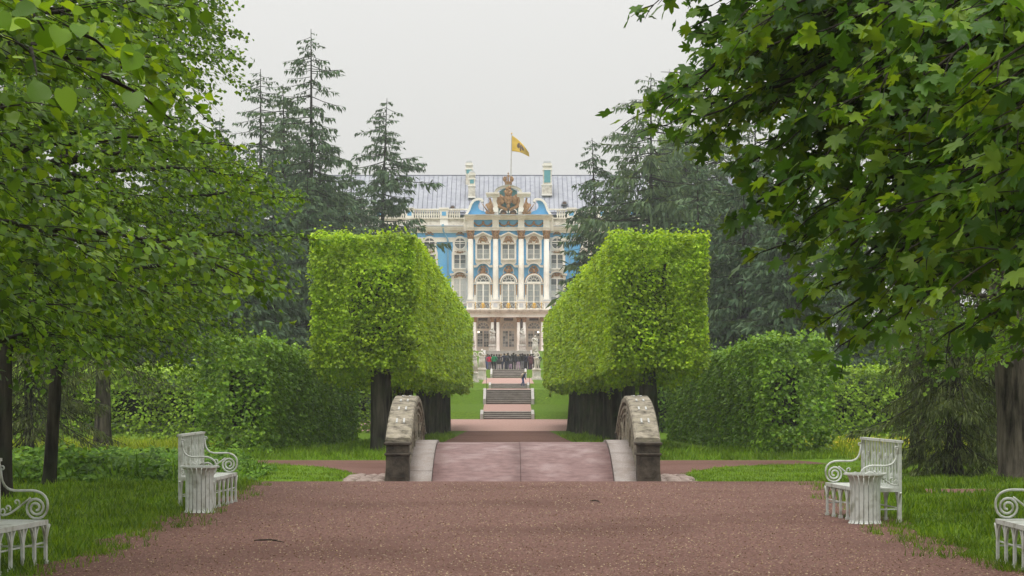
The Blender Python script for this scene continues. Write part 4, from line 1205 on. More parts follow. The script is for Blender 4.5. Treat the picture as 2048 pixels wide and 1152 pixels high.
BL, BDp, BH = 1.60, .50, .42      # length, depth, seat height
def make_bench():
    """local: x along length 0..BL (0 near end), y depth 0 (back) .. BDp (front), z up"""
    parts = []
    WI = M['white_iron']
    def P(name, mb, smooth=False, sub=()):
        parts.append((name, mb.mesh(name, smooth), sub)); return parts[-1]
    # seat: rim + lattice plate
    mb = MB().box(0, BL, BDp-.035, BDp, BH-.045, BH).box(0, BL, 0, .03, BH-.045, BH).box(0, .03, .03, BDp-.035, BH-.045, BH).box(BL-.03, BL, .03, BDp-.035, BH-.045, BH)
    P('seat_frame', mb)
    n = 15
    for k in range(n):
        a = .04+(BL-.08)*k/n
        mb = MB().box(a+.006, a+(BL-.08)/n-.006, .032, BDp-.037, BH-.022, BH-.004)
        P('seat_slat', mb)
    # front legs with spandrel brackets
    nl = 6
    def leg(x, y, w=.045, t=.025, h=BH-.045, br=True):
        mb = MB().box(x-w/2, x+w/2, y-t/2, y+t/2, -.02, h)
        mb.box(x-w*.7, x+w*.7, y-t*.8, y+t*.8, -.02, .03)
        if br:
            for s in (-1, 1):
                p = bezier([(x+s*w*.4, h-.14), (x+s*.045, h-.05), (x+s*.10, h-.005)], 6)
                mb.ribbon(p, .018, y-t/2+.001, y+t/2-.001)
        return mb
    for k in range(nl):
        x = .025+(BL-.05)*k/(nl-1)
        P('leg', leg(x, BDp-.018))
    for k in range(4):
        x = .025+(BL-.05)*k/3
        P('leg', leg(x, .015, h=BH-.045))
    # low stretchers
    mb = MB().tube([(0.02, BDp-.018-.02, .20), (BL-.02, BDp-.018-.02, .20)], .009, 5); P('stretcher', mb)
    mb = MB().tube([(0.02, .04, .18), (BL-.02, .04, .18)], .009, 5); P('stretcher', mb)
    for x in (.025, BL-.025):
        P('stretcher', MB().tube([(x, .03, .16), (x, BDp-.03, .16)], .009, 5))
    # back: stiles, rails, gothic slats
    for x in (.02, BL-.02):
        P('back_post', MB().box(x-.022, x+.022, -.02, .02, 0, .98))
    P('top_rail', MB().box(-.02, BL+.02, -.035, .03, .98, 1.01))
    P('back_rail', MB().box(.042, BL-.042, -.014, .014, BH, BH+.03))
    ns = 13
    for k in range(ns):
        x = .07+(BL-.14)*k/(ns-1)
        mb = MB()
        ww = [.018, .018, .03, .018, .018, .03, .018, .02, .03, .02]
        zz = np.linspace(BH+.03, .98, len(ww))
        for i in range(len(zz)-1):
            mb.add([(x-ww[i]/2-.002, -.01, zz[i]), (x+ww[i]/2+.002, -.01, zz[i]), (x+ww[i+1]/2+.002, -.01, zz[i+1]), (x-ww[i+1]/2-.002, -.01, zz[i+1]),
                    (x-ww[i]/2, .012, zz[i]), (x+ww[i]/2, .012, zz[i]), (x+ww[i+1]/2, .012, zz[i+1]), (x-ww[i+1]/2, .012, zz[i+1])],
                   [(0,3,2,1),(4,5,6,7),(0,1,5,4),(1,2,6,5),(2,3,7,6),(3,0,4,7)])
        if k % 2 == 0:
            for z in (.56, .80):
                mb.ball((x, .012, z), (.02, .018, .045), 6, 4)
        P('back_slat', mb)
    # scrolled armrests
    for x in (.02, BL-.02):
        main = [(y, z) for y, z in bezier([(.02, .93), (.06, .99), (.09, .93), (.055, .90)], 7)]
        curve = bezier([(.03, .92), (.03, .66), (.16, .70), (.30, .70)], 10) + bezier([(.30, .70), (.42, .71), (.52, .66), (.50, .53)], 9)[1:]
        curve += spiral(.385, .535, .115, .022, -.05, -.05-4.5*math.pi, 34)[1:]
        mb = MB()
        mb.tube([(x, y, z) for y, z in spiral(.045, .915, .025, .012, 3.14, -2.2, 9)], .009, 5)
        mb.tube([(x, y, z) for y, z in curve], .0125, 6)
        br = bezier([(.02, .47), (.10, .43), (.19, .53), (.33, .63)], 10)
        mb.tube([(x, y, z) for y, z in br], .011, 5)
        for cy_, cz, a in ((.10, .53, -.9), (.19, .585, -.7), (.045, .50, -1.2)):
            mb.tube([(x, y, z) for y, z in spiral(cy_, cz, .032, .010, a, a+5.2, 12)], .0085, 5)
        P('armrest', mb, True)
    return parts
bench_parts = make_bench()
for _, me, _s in bench_parts: me.materials.append(M['white_iron'])

def place_bench(near_back, ang_deg, mirror, label):
    """near_back: world xy of the near end's back corner; bench runs away from camera"""
    root = empty('garden_bench', (near_back[0], near_back[1], float(G(near_back[1]))+.012), label, 'bench', 'white iron benches along the alley')
    for name, me, sub in bench_parts:
        o = bpy.data.objects.new(name, me); COL.objects.link(o); o.parent = root
    a = math.radians(ang_deg)
    # local x -> along +Y (rotated), local y -> towards the path
    s = -1 if mirror else 1
    # columns of the matrix
    ux = Vector((math.sin(a), math.cos(a), 0))
    uy = Vector((math.cos(a), -math.sin(a), 0))*s
    m = Matrix(((ux.x, uy.x, 0, root.location.x), (ux.y, uy.y, 0, root.location.y), (0, 0, 1, root.location.z), (0, 0, 0, 1)))
    root.matrix_world = m
    return root
place_bench((-4.50, 30.15), 3.5, False, 'white iron garden bench with slatted bin before it and leafy goutweed behind')
place_bench((-5.14, 19.65), 8.0, False, 'white iron garden bench beside short grass near the two dark lime trunks')
place_bench((4.84, 27.15), -7.5, True, 'white iron garden bench behind slatted bin, dark drooping spruce behind it')
place_bench((5.28, 19.75), -2.0, True, 'white iron garden bench standing alone beside the lawn under the maple')

def make_bin():
    parts = []
    n = 20
    prof = [(.208, .0), (.194, .018), (.186, .04), (.185, .25), (.185, .47), (.189, .52), (.202, .565), (.236, .60)]
    for k in range(n):
        a = 2*math.pi*k/n; hw = .0245
        mb = MB(); vs = []; fs = []
        for r, z in prof:
            for rr in (r, r-.006):
                f = r/.182 if z > .4 else 1.0
                for s in (-1, 1):
                    w = hw*min(f, 1.25)
                    vs.append((rr*math.cos(a)-s*w*math.sin(a), rr*math.sin(a)+s*w*math.cos(a), z))
        m = len(prof)
        for i in range(m-1):
            b = 4*i
            fs += [(b, b+1, b+5, b+4), (b+3, b+2, b+6, b+7), (b+1, b+3, b+7, b+5), (b+2, b, b+4, b+6)]
        fs += [(0, 2, 3, 1), (4*m-4, 4*m-3, 4*m-1, 4*m-2)]
        mb.add(vs, fs)
        parts.append(('slat', mb.mesh('slat')))
    def ring(r, z, t, h, nm):
        mb = MB(); N = 32; vs = []; fs = []
        for k in range(N):
            a = 2*math.pi*k/N
            for rr, zz in ((r, z), (r, z+h), (r-t, z+h), (r-t, z)):
                vs.append((rr*math.cos(a), rr*math.sin(a), zz))
        for k in range(N):
            k2 = (k+1) % N
            for i in range(4):
                j = (i+1) % 4
                fs.append((4*k+i, 4*k2+i, 4*k2+j, 4*k+j))
        mb.add(vs, fs); parts.append((nm, mb.mesh(nm)))
    ring(.262, .595, .045, .02, 'rim')
    ring(.176, .27, .008, .02, 'hoop')
    ring(.176, .46, .008, .02, 'hoop')
    ring(.176, .05, .008, .02, 'hoop')
    mb = MB().lathe([(.12, .03), (.168, .04), (.168, .56), (.155, .56), (.155, .06), (.02, .055)], (0, 0, 0), 24)
    parts.append(('liner', mb.mesh('liner', True)))
    for nm, me in parts: me.materials.append(M['white_iron'])
    return parts
bin_parts = make_bin()
for x, y, rz, lab in ((-4.10, 29.25, .1, 'white slatted litter bin with flared rim before the bench by the goutweed'), (4.39, 27.05, .23, 'white slatted litter bin with flared rim before the bench by the drooping spruce')):
    root = empty('litter_bin', (x, y, .01), lab, 'bin', 'white slatted litter bins', rz)
    for nm, me in bin_parts:
        o = bpy.data.objects.new(nm, me); COL.objects.link(o); o.parent = root

# fallen twigs on the gravel
for (x0, y0, x1, y1, lab) in ((508, 1086, 568, 1089, 'thin dark fallen twig lying alone on open gravel'), (1180, 1006, 1200, 1008, 'short dark fallen twig on gravel before the bridge deck')):
    d0 = CAMH*FPX/(y0-VY); d1 = CAMH*FPX/(y1-VY)
    a = np.array((PX(x0, d0), d0, .03)); b = np.array((PX(x1, d1), d1, .025)); m = (a+b)/2 + np.array((.02, .05, .012))
    mb = MB().tube([a, a*.6+m*.4+np.array((0, .02, .0)), m, b], [.006, .010, .009, .004], 6)
    mb.tube([m, m+(b-a)*.25+np.array((0, -.08, .01))], [.005, .002], 5)
    setp(mb.build('fallen_twig', M['wet_twig']), lab, 'twig')

# ================================================================== PEOPLE AND STATUES
def skin_mesh(name, V, E, Rd, root=0, sub=2):
    me = bpy.data.meshes.new(name); me.from_pydata(V, E, []); me.update()
    o = bpy.data.objects.new(name, me); COL.objects.link(o)
    sk = o.modifiers.new('skin', 'SKIN'); sk.use_smooth_shade = True; sk.branch_smoothing = .6
    for i, r in enumerate(Rd):
        sv = me.skin_vertices[0].data[i]
        sv.radius = r if hasattr(r, '__len__') else (r, r)
        sv.use_root = (i == root)
    ss = o.modifiers.new('sub', 'SUBSURF'); ss.levels = sub; ss.render_levels = sub
    dg = bpy.context.evaluated_depsgraph_get()
    res = bpy.data.meshes.new_from_object(o.evaluated_get(dg))
    bpy.data.objects.remove(o); bpy.data.meshes.remove(me)
    res.name = name
    return res

def human(pose, robe=0.0):
    """returns V,E,R for a 1.72 m figure facing -y"""
    V = []; E = []; Rd = []
    def v(p, r, par=None):
        V.append(tuple(p)); Rd.append(r); i = len(V)-1
        if par is not None: E.append((par, i))
        return i
    lean = pose.get('lean', 0.0)
    def L(x, y, z):
        # bend the upper body forward about the hips
        if lean and z > .93:
            dy, dz = y, z-.93
            return (x, dy*math.cos(lean)-dz*math.sin(lean), .93+dz*math.cos(lean)+dy*math.sin(lean))
        return (x, y, z)
    pel = v((0, 0, .95), (.15, .115))
    wst = v(L(0, 0, 1.10), (.145, .105), pel)
    ch = v(L(0, 0, 1.30), (.185, .125), wst)
    sh = v(L(0, .01, 1.42), (.14, .09), ch)
    nk = v(L(0, -.005, 1.50), (.055, .055), sh)
    hd = v(L(0, -.02, 1.585), (.078, .095), nk)
    v(L(0, -.015, 1.68), (.06, .07), hd)
    for k, s in enumerate((-1, 1)):
        sp = pose.get('stride', 0.0)*s; sw = pose.get('spread', .1)
        hip = v((s*.085, 0, .86), .10, pel)
        kn = v((s*(sw+.0), -.02+sp*.5-pose.get('knee', 0)*(.12 if s > 0 else 0), .49+pose.get('lift', 0)*(1 if s > 0 else 0)), .07 if not robe else .10+robe, hip)
        an = v((s*(sw+.01), .02+sp, .09+pose.get('lift', 0)*(1 if s > 0 else 0)), .048 if not robe else .06+robe, kn)
        v((s*(sw+.03), -.13+sp, .04+pose.get('lift', 0)*(1 if s > 0 else 0)), .04, an)
        sl = v(L(s*.19, .01, 1.41), .065, sh)
        el = pose['elbow'][k]; ha = pose['hand'][k]
        e = v(L(s*el[0], el[1], el[2]), .052, sl)
        h = v(L(s*ha[0], ha[1], ha[2]), .036, e)
        d = np.array(ha)-np.array(el); d /= np.linalg.norm(d)
        f = np.array(ha)+d*.10
        v(L(s*f[0], f[1], f[2]), (.035, .022), h)
    return V, E, Rd
POSES = {
 'stand': dict(elbow=[(.26, .03, 1.15), (.26, .03, 1.15)], hand=[(.25, -.04, .92), (.25, -.05, .92)]),
 'phone': dict(elbow=[(.25, -.02, 1.14), (.25, -.02, 1.14)], hand=[(.12, -.28, 1.28), (.12, -.28, 1.28)], spread=.12),
 'hip': dict(elbow=[(.34, .06, 1.17), (.26, .03, 1.15)], hand=[(.18, -.04, 1.02), (.24, -.06, .92)], spread=.15),
 'pocket': dict(elbow=[(.29, .09, 1.16), (.29, .09, 1.16)], hand=[(.19, -.04, .96), (.19, -.04, .96)], spread=.09),
 'climb': dict(elbow=[(.24, -.05, 1.17), (.24, .06, 1.15)], hand=[(.20, -.22, 1.0), (.22, .04, .93)], stride=.12, lean=.4, knee=.8, lift=.14),
}
def cloth(name, c):
    k = 'cloth_'+name
    if k not in M: M[k] = surf(k, tuple(x*.8 for x in c), tuple(min(1, x*1.15) for x in c), rough=.8, scale=7)
    return M[k]
CL = dict(black=(.012, .012, .014), navy=(.02, .028, .06), blue=(.03, .06, .17), jean=(.06, .11, .24), grey=(.13, .14, .16), red=(.50, .02, .06), green=(.01, .22, .09), beige=(.42, .34, .26),
          white=(.55, .53, .55), plum=(.10, .04, .05), skin=(.48, .29, .22), hair=(.025, .017, .012), blond=(.28, .20, .11), pack=(.04, .045, .055), pale=(.45, .44, .46), lilac=(.35, .27, .36), char=(.035, .037, .042))
pose_mesh = {}
for k, p in POSES.items():
    me = skin_mesh('body', *human(p))
    for q in ('top', 'leg', 'skin', 'shoe'): me.materials.append(cloth(q, (.1, .1, .1)))
    for po in me.polygons:
        z = po.center.z; x = abs(po.center.x); y = po.center.y
        i = 0
        lo = .90
        if k == 'climb':
            ry = y + .0
            if z < .93 and y > -.35: i = 1
            if z > .93:
                # unbend to find head
                dz = (z-.93)*math.cos(.4) - (y)*math.sin(.4)
                if dz > .56: i = 2
        else:
            if z < lo and x < .21: i = 1
            if z > 1.485: i = 2
            if z < .98 and x > .205: i = 2
            if k == 'phone' and y < -.24: i = 2
        if z < .075: i = 3
        po.material_index = i
    pose_mesh[k] = me
def hair_mesh():
    mb = MB().ball((0, 0, 0), (.092, .108, .105), 10, 8)
    mb.v = [(x, y+.012, z) if not (y < -.055 and z < .03) else (x*.9, -.055, z+.02) for x, y, z in mb.v]
    return mb.mesh('hair', True)
HAIR = hair_mesh()
PACK = bmesh.new(); bmesh.ops.create_cube(PACK, size=1.0); bmesh.ops.bevel(PACK, geom=PACK.edges[:], offset=.18, segments=3, affect='EDGES')
bmesh.ops.scale(PACK, vec=(.30, .17, .44), verts=PACK.verts); pack_me = bpy.data.meshes.new('backpack'); PACK.to_mesh(pack_me); PACK.free(); pack_me.polygons.foreach_set('use_smooth', [True]*len(pack_me.polygons))

def person(px, d, z, h, pose, top, leg, hair, label, rz=math.pi, group='crowd standing on the terrace below the palace', pack=None, dy=0, coat=None, hatcol=None):
    o = bpy.data.objects.new('person', pose_mesh[pose]); COL.objects.link(o)
    s = h/1.74
    o.location = (PX(px, d), d+dy, z); o.scale = (s*1.2, s*1.15, s); o.rotation_euler = (0, 0, rz)
    for i, c in enumerate((top, leg, 'skin', 'black')):
        o.material_slots[i].link = 'OBJECT'; o.material_slots[i].material = cloth(c, CL[c])
    setp(o, label, 'person', group)
    hx = bpy.data.objects.new('hair', HAIR); COL.objects.link(hx); hx.parent = o
    if len(HAIR.materials) == 0: HAIR.materials.append(cloth('hair', CL['hair']))
    hx.material_slots[0].link = 'OBJECT'; hx.material_slots[0].material = cloth(hair, CL[hair])
    hx.location = (0, -.0, 1.625)
    if POSES[pose].get('lean'):
        a = .4; dz = 1.625-.93; hx.location = (0, -dz*math.sin(a)-.01, .93+dz*math.cos(a))
    if pack:
        p = bpy.data.objects.new('backpack', pack_me); COL.objects.link(p); p.parent = o
        if len(pack_me.materials) == 0: pack_me.materials.append(cloth('pack', CL['pack']))
        p.material_slots[0].link = 'OBJECT'; p.material_slots[0].material = cloth(pack, CL[pack])
        p.location = (0, .20, 1.22)
        if POSES[pose].get('lean'): p.location = (0, .06, 1.30); p.rotation_euler = (.4, 0, 0)
    if coat:
        mb = MB().lathe([(.20, .62), (.19, .80), (.165, 1.0), (.17, 1.12)], (0, 0, 0), 14)
        mb.v = [(x, y*.75, z_) for x, y, z_ in mb.v]
        c_ = mb.build('coat_skirt', cloth(coat, CL[coat]), None, True); c_.parent = o; c_.location = (0, 0, 0)
    return o
CZ = 2.64
crowd = [
 (942, 236, 1.70, 'stand', 'black', 'black', 'hair', 'person in black at crowd end half hidden by tall hedge beside a white statue', {}),
 (968.5, 236.5, 1.66, 'stand', 'char', 'grey', 'hair', 'person in charcoal jacket next to person in pale grey top', {}),
 (972.6, 235, 1.62, 'pocket', 'grey', 'jean', 'blond', 'person in pale grey top close beside the red jacket', {}),
 (979, 234, 1.60, 'pocket', 'red', 'grey', 'hair', 'person in bright red jacket and grey trousers', {}),
 (983.3, 237, 1.72, 'stand', 'black', 'black', 'hair', 'dark figure standing between the red jacket and the green jacket', {}),
 (988, 233.5, 1.64, 'pocket', 'green', 'black', 'hair', 'person in bright green jacket and black trousers', {}),
 (998.2, 234.5, 1.66, 'stand', 'char', 'pale', 'hair', 'person in long charcoal coat with pale stockings', dict(coat='char')),
 (1002, 236, 1.72, 'stand', 'beige', 'navy', 'blond', 'person in beige top just behind the long charcoal coat', {}),
 (1008.6, 234.5, 1.76, 'hip', 'navy', 'navy', 'hair', 'person in navy jacket and navy trousers beside the backpack wearer', {}),
 (1016, 234, 1.80, 'stand', 'black', 'navy', 'hair', 'tall person in black wearing a dark grey backpack', dict(pack='pack')),
 (1021.3, 233.5, 1.15, 'stand', 'char', 'lilac', 'hair', 'small child in dark top and lilac trousers among the adults', {}),
 (1027.2, 234, 1.82, 'phone', 'black', 'black', 'hair', 'broad person all in black beside the child', {}),
 (1036.4, 234, 1.62, 'phone', 'char', 'lilac', 'blond', 'person in charcoal top and pale lilac trousers', {}),
 (1044.6, 234.2, 1.76, 'pocket', 'black', 'grey', 'hair', 'person in black jacket and light grey trousers', {}),
 (1051, 235.5, 1.66, 'stand', 'navy', 'black', 'hair', 'person in navy jacket beside the light grey trousers', {}),
 (1055.6, 236.2, 1.72, 'hip', 'black', 'navy', 'hair', 'person in black jacket and navy trousers near plum coat', {}),
 (1061.6, 235, 1.70, 'stand', 'plum', 'plum', 'hair', 'person in long plum coat at the thick end of crowd', dict(coat='plum')),
 (1065.4, 236.4, 1.74, 'stand', 'char', 'char', 'hair', 'person all in charcoal behind the plum coat', {}),
 (975.5, 238, 1.74, 'stand', 'navy', 'black', 'hair', 'person in navy standing behind the pale grey top', {}),
 (993.4, 237.5, 1.70, 'pocket', 'char', 'navy', 'hair', 'person in charcoal jacket behind the gap beside the green jacket', {}),
 (1012.6, 237.5, 1.70, 'stand', 'plum', 'black', 'blond', 'fair haired person in plum behind the backpack wearer', {}),
 (1023.4, 237, 1.68, 'stand', 'grey', 'black', 'hair', 'person in grey jacket looking over the child', {}),
 (1031.8, 237, 1.70, 'stand', 'navy', 'black', 'hair', 'person in navy between the broad one and the lilac trousers', {}),
 (1040.6, 236.8, 1.74, 'pocket', 'char', 'black', 'hair', 'person in charcoal between lilac trousers and light grey trousers', {}),
 (1048.2, 237.5, 1.70, 'stand', 'black', 'black', 'hair', 'person all in black behind the light grey trousers', {}),
 (1059, 238, 1.72, 'stand', 'grey', 'navy', 'blond', 'fair haired person in grey behind the plum coat', {}),
 (1077, 236, 1.66, 'pocket', 'navy', 'char', 'hair', 'person in navy and charcoal beyond the contorted statue', {}),
]
for px, d, h, pose, top, leg, hair, lab, kw in crowd:
    person(px, d, CZ, h, pose, top, leg, hair, lab, rz=math.pi+float(R.normal()*.25), **kw)
person(1045.5, 201.5, .78+.12, 1.50, 'climb', 'navy', 'blue', 'blond', 'person in navy jacket and blue trousers stooping on the short flight', rz=math.pi/2+.2, group='person on the steps', pack='beige')

# marble statues
def statue(px, d, z, h, ph, pw_, label, pose, robe=.05, mat='marble', rz=0.0, drape=True):
    X = PX(px, d)
    root = empty('marble_statue', (X, d, z), label, 'statue', None)
    ped = MB()
    w = pw_/2
    ped.box(-w*1.15, w*1.15, -w*1.15, w*1.15, -.3, ph*.16).box(-w*1.0, w*1.0, -w*1.0, w*1.0, ph*.16, ph*.24).box(-w*.86, w*.86, -w*.86, w*.86, ph*.24, ph*.84).box(-w*1.0, w*1.0, -w*1.0, w*1.0, ph*.84, ph*.93).box(-w*.9, w*.9, -w*.9, w*.9, ph*.93, ph)
    o = ped.build('pedestal', M[mat], root, rel=False); bevel(o, .03, 2)
    pn = MB().box(-w*.6, w*.6, -w*.89, -w*.84, ph*.34, ph*.74); pn.build('pedestal_panel', M['marble_grey'], o, rel=False)
    V, E, Rd = human(pose, robe)
    # contrapposto shift
    V = [(x + .045*math.sin((zz)*3.2), y, zz) for x, y, zz in V]
    me = skin_mesh('figure', V, E, Rd); me.materials.clear(); me.materials.append(M[mat])
    fo = link('figure', me, None, root, rel=False)
    s = h/1.74
    fo.location = (0, 0, ph-.01); fo.scale = (s*1.1, s*1.1, s); fo.rotation_euler = (0, 0, rz)
    # hair bun and curls
    q = MB().ball((.03, .015, 1.63), (.098, .105, .10), 9, 7).ball((.03, .10, 1.60), (.06, .06, .06), 7, 5)
    q.build('hair', M[mat], fo, True, rel=False)
    if drape:
        q = MB()
        for k in range(11):
            a = 2*math.pi*k/11
            x1, y1 = .20*math.cos(a), .16*math.sin(a)
            x2, y2 = (.24+.03*math.sin(k*2.1))*math.cos(a+.25), (.22+.03*math.cos(k*1.7))*math.sin(a+.25)
            q.tube([(x1*.9, y1*.9, 1.0+.03*math.sin(k)), (x1*1.08, y1*1.1, .62), (x2, y2, .05)], [.05, .065, .07], 6)
        q.lathe([(.22, .03), (.2, .4), (.175, .75), (.15, 1.02)], (0, 0, 0), 12)
        # sash across the hips and over the shoulder
        q.tube([(-.2, -.12, 1.0), (0, -.19, .95), (.2, -.12, 1.04), (.2, .1, 1.08), (0, .16, 1.05), (-.2, .08, 1.02), (-.2, -.12, 1.0)], .055, 6)
        q.tube([(.2, -.1, 1.03), (.05, -.17, 1.2), (-.12, -.1, 1.38), (-.15, .06, 1.42), (-.1, .16, 1.2), (.05, .18, 1.0)], [.05, .06, .055, .05, .06, .05], 6)
        q.build('drapery', M[mat], fo, True, rel=False)
    else:
        q = MB().tube([(-.14, .12, .0), (-.15, .13, .4), (-.12, .12, .75)], [.12, .10, .07], 7)
        q.tube([(-.2, -.06, .98), (0, -.15, .93), (.19, -.08, .95), (.24, .05, .7), (.26, .06, .3)], [.06, .07, .06, .06, .03], 6)
        q.build('support', M[mat], fo, True, rel=False)
    MB().lathe([(.30, -.02), (.30, .05), (.26, .06)], (0, 0, 0), 14).build('base', M[mat], fo, rel=False)
    return root
SP1 = dict(elbow=[(.27, .03, 1.16), (.28, -.02, 1.18)], hand=[(.10, -.20, 1.10), (.05, -.19, 1.30)], spread=.09)
SP2 = dict(elbow=[(.30, .03, 1.2), (.24, -.10, 1.16)], hand=[(.22, -.12, .98), (.0, -.20, 1.22)], spread=.08, knee=.6)
SP3 = dict(elbow=[(.30, -.05, 1.5), (.30, .02, 1.18)], hand=[(.22, -.12, 1.70), (.20, -.16, 1.0)], spread=.13, stride=.08, knee=.9)
statue(947, 208, float(G(208)), 2.25, .95, .95, 'draped marble statue on pedestal half hidden by hedge below the crowd', SP1, .05)
statue(963.8, 220, float(G(220)), 1.95, 1.15, .95, 'draped marble statue holding arm to chest, red jacket behind it', SP2, .05, rz=.5)
statue(1073, 220, float(G(220)), 1.95, 1.10, .95, 'twisting marble statue with bare leg beside the plum coat', SP3, .0, rz=-.5, drape=False)
statue(1070.3, 246, 3.85, 1.9, .8, .8, 'distant marble statue rising behind the twisting one', SP2, .05, rz=.3)
statue(985, 262, 4.83, 2.1, .85, 1.0, 'grey marble statue with folded arms before the paired columns', SP1, .05, 'marble_grey')
statue(1045, 262, 4.83, 2.05, .85, 1.0, 'grey marble statue with one arm out before the paired columns', SP2, .03, 'marble_grey', rz=-.5)
statue(942.5, 262, 4.83, 2.1, .9, 1.0, 'grey marble statue beside outermost portico columns next to the clipped limes', SP2, .05, 'marble_grey', rz=.4)

# ================================================================== VEGETATION
UP = np.array((0., 0., 1.))
def bark_trunk(name, base, top, r0, r1, mat, parent, flare=1.5, n=12, seg=12, bend=.15, seed=0, rough=.06):
    rg = np.random.default_rng(seed)
    b = np.array(base, float); t = np.array(top, float)
    ctrl = (b+t)/2 + np.array((rg.normal()*bend, rg.normal()*bend, 0))
    V = []; F = []
    for i in range(seg+1):
        q = i/seg; qq = q**1.25
        c = (1-qq)**2*b + 2*qq*(1-qq)*ctrl + qq**2*t
        r = r0 + (r1-r0)*qq
        r *= 1 + (flare-1)*math.exp(-q*np.linalg.norm(t-b)/.35)
        for k in range(n):
            a = 2*math.pi*k/n
            rr = r*(1 + rough*math.sin(3*a+seed)+rough*.8*math.sin(5*a+1.7*seed+q*5) + rough*.5*rg.normal())
            V.append((c[0]+rr*math.cos(a), c[1]+rr*math.sin(a), c[2]))
    for i in range(seg):
        for k in range(n):
            F.append((i*n+k, i*n+(k+1) % n, (i+1)*n+(k+1) % n, (i+1)*n+k))
    return link(name, np_mesh(name, V, F, True), mat, parent)

class Tubes:
    """many thin three-sided branch tubes collected quickly"""
    def __init__(s): s.V = []; s.F = []; s.n = 0
    def add(s, P, r):
        P = np.asarray(P); m = len(P)
        t = np.gradient(P, axis=0); t = nrm(t)
        a = np.where(np.abs(t[:, 2:3]) < .9, UP[None], np.array([[1., 0, 0]]))
        u = nrm(np.cross(t, a)); w = np.cross(t, u)
        r = np.broadcast_to(np.asarray(r, float), (m,))[:, None]
        ring = [P + r*(math.cos(q)*u + math.sin(q)*w) for q in (0, 2.094, 4.189)]
        V = np.stack(ring, 1).reshape(-1, 3)
        i = np.arange(m-1)[:, None]*3
        F = np.concatenate([np.stack([i[:, 0]+k, i[:, 0]+(k+1) % 3, i[:, 0]+3+(k+1) % 3, i[:, 0]+3+k], 1) for k in range(3)])
        s.V.append(V); s.F.append(F+s.n); s.n += len(V)
    def build(s, name, mat, parent):
        return link(name, np_mesh(name, np.concatenate(s.V), np.concatenate(s.F), True), mat, parent)

def bez(p0, p1, p2, n):
    t = np.linspace(0, 1, n)[:, None]
    return (1-t)**2*p0 + 2*t*(1-t)*p1 + t*t*p2

# ---- broadleaf tree from limbs that end in leafy, hanging sprays
def leafy_tree(root, base, top, r0, tips, mat, tmpl, lsize, rg, nl_step=.062, blen=.98, bstep=.12, barkmat='bark', parts=0, big=(), droop=.5, leafstart=.28, flare=1.5, simple=None, trunk_seed=1, thick=1.0, veinmat=None):
    """tips: list of (tip xyz, attach height, coarse factor)"""
    base = np.array(base, float); top = np.array(top, float)
    bark_trunk('trunk', base, top, r0, r0*.35, M[barkmat], root, flare, 14, 18, .2, trunk_seed)
    tb = Tubes(); twigs = Tubes()
    LP, LN, LT, LS = [], [], [], []
    H = top[2]-base[2]
    for tip, ah, coarse in tips:
        tip = np.array(tip, float)
        q = min(.95, max(.05, (ah-base[2])/H))
        p0 = base + (top-base)*q; p0[2] = ah
        L = np.linalg.norm(tip-p0)
        mid = (p0+tip)/2 + UP*(L*(.16+.06*rg.random())) + rg.normal(size=3)*L*.05
        n = max(8, int(L/.16))
        P = bez(p0, mid, tip, n)
        P[1:-1] += rg.normal(size=(n-2, 3))*.018
        rl = np.linspace(.018*L**.9+.012, .004, n)*thick
        tb.add(P, rl)
        D = nrm(np.gradient(P, axis=0))
        seglen = np.linalg.norm(np.diff(P, axis=0), axis=1); cum = np.concatenate([[0], np.cumsum(seglen)])
        s = L*leafstart; k = 0
        step = bstep*coarse
        while s < cum[-1]:
            i = min(np.searchsorted(cum, s), n-1)
            t = s/cum[-1]
            side = nrm(np.cross(D[i], UP)[None])[0] * (1 if k % 2 else -1)
            bl = blen*(.45+.8*math.sin(math.pi*min(1, (t-leafstart)/(1-leafstart)*.85+.12)))*(.6+.7*rg.random())*(1-.45*max(0, t-.75)/.25)
            d = nrm((D[i]*.75 + side*(.55+.45*rg.random()) + UP*rg.normal()*.22)[None])[0]
            e = P[i] + d*bl - UP*bl*droop*(.15+.5*rg.random())
            bp = bez(P[i], P[i]+d*bl*.55+UP*.05*bl, e, 5)
            twigs.add(bp[::2], (.006*coarse, .004*coarse, .002*coarse))
            m = max(4, int(bl/(nl_step*coarse)*1.5))
            tt = rg.uniform(.08, 1.05, m)[:, None]
            pos = (1-tt)**2*bp[0] + 2*tt*(1-tt)*(P[i]+d*bl*.55+UP*.05*bl) + tt**2*e
            pos = pos + rg.normal(size=(m, 3))*np.array((.045, .045, .035))*coarse
            outw = d*np.array((1, 1, .2))
            LP.append(pos)
            LN.append(UP*.65 + outw*.55 + rg.normal(size=(m, 3))*.42)
            LT.append(outw*.55 - UP*.55 + side*.2*rg.normal(size=(m, 1)) + rg.normal(size=(m, 3))*.45)
            LS.append(lsize*coarse**.8*rg.uniform(.6, 1.25, m))
            s += step*(.7+.6*rg.random()); k += 1
    tb.build('branchwork', M[barkmat], root)['kind'] = 'stuff'; twigs.build('twigwork', M[barkmat], root)['kind'] = 'stuff'
    P = np.concatenate(LP); X, Y, Z = frames(np.concatenate(LN), np.concatenate(LT)); S = np.concatenate(LS)
    keep = np.ones(len(P), bool)
    if parts: keep = leaf_objects(root, P, X, Y, Z, S, tmpl, veinmat or mat, parts)
    if simple is not None:
        far = keep & (P[:, 1] > simple[1])
        near = keep & ~far
        if far.any():
            o = link('crown', scatter_mesh('crown', simple[0], P[far], X[far], Y[far], Z[far], S[far]), mat, root); o['kind'] = 'stuff'
        keep = near
    if keep.any():
        o = link('crown', scatter_mesh('crown', tmpl, P[keep], X[keep], Y[keep], Z[keep], S[keep]), mat, root); o['kind'] = 'stuff'
    return len(P)

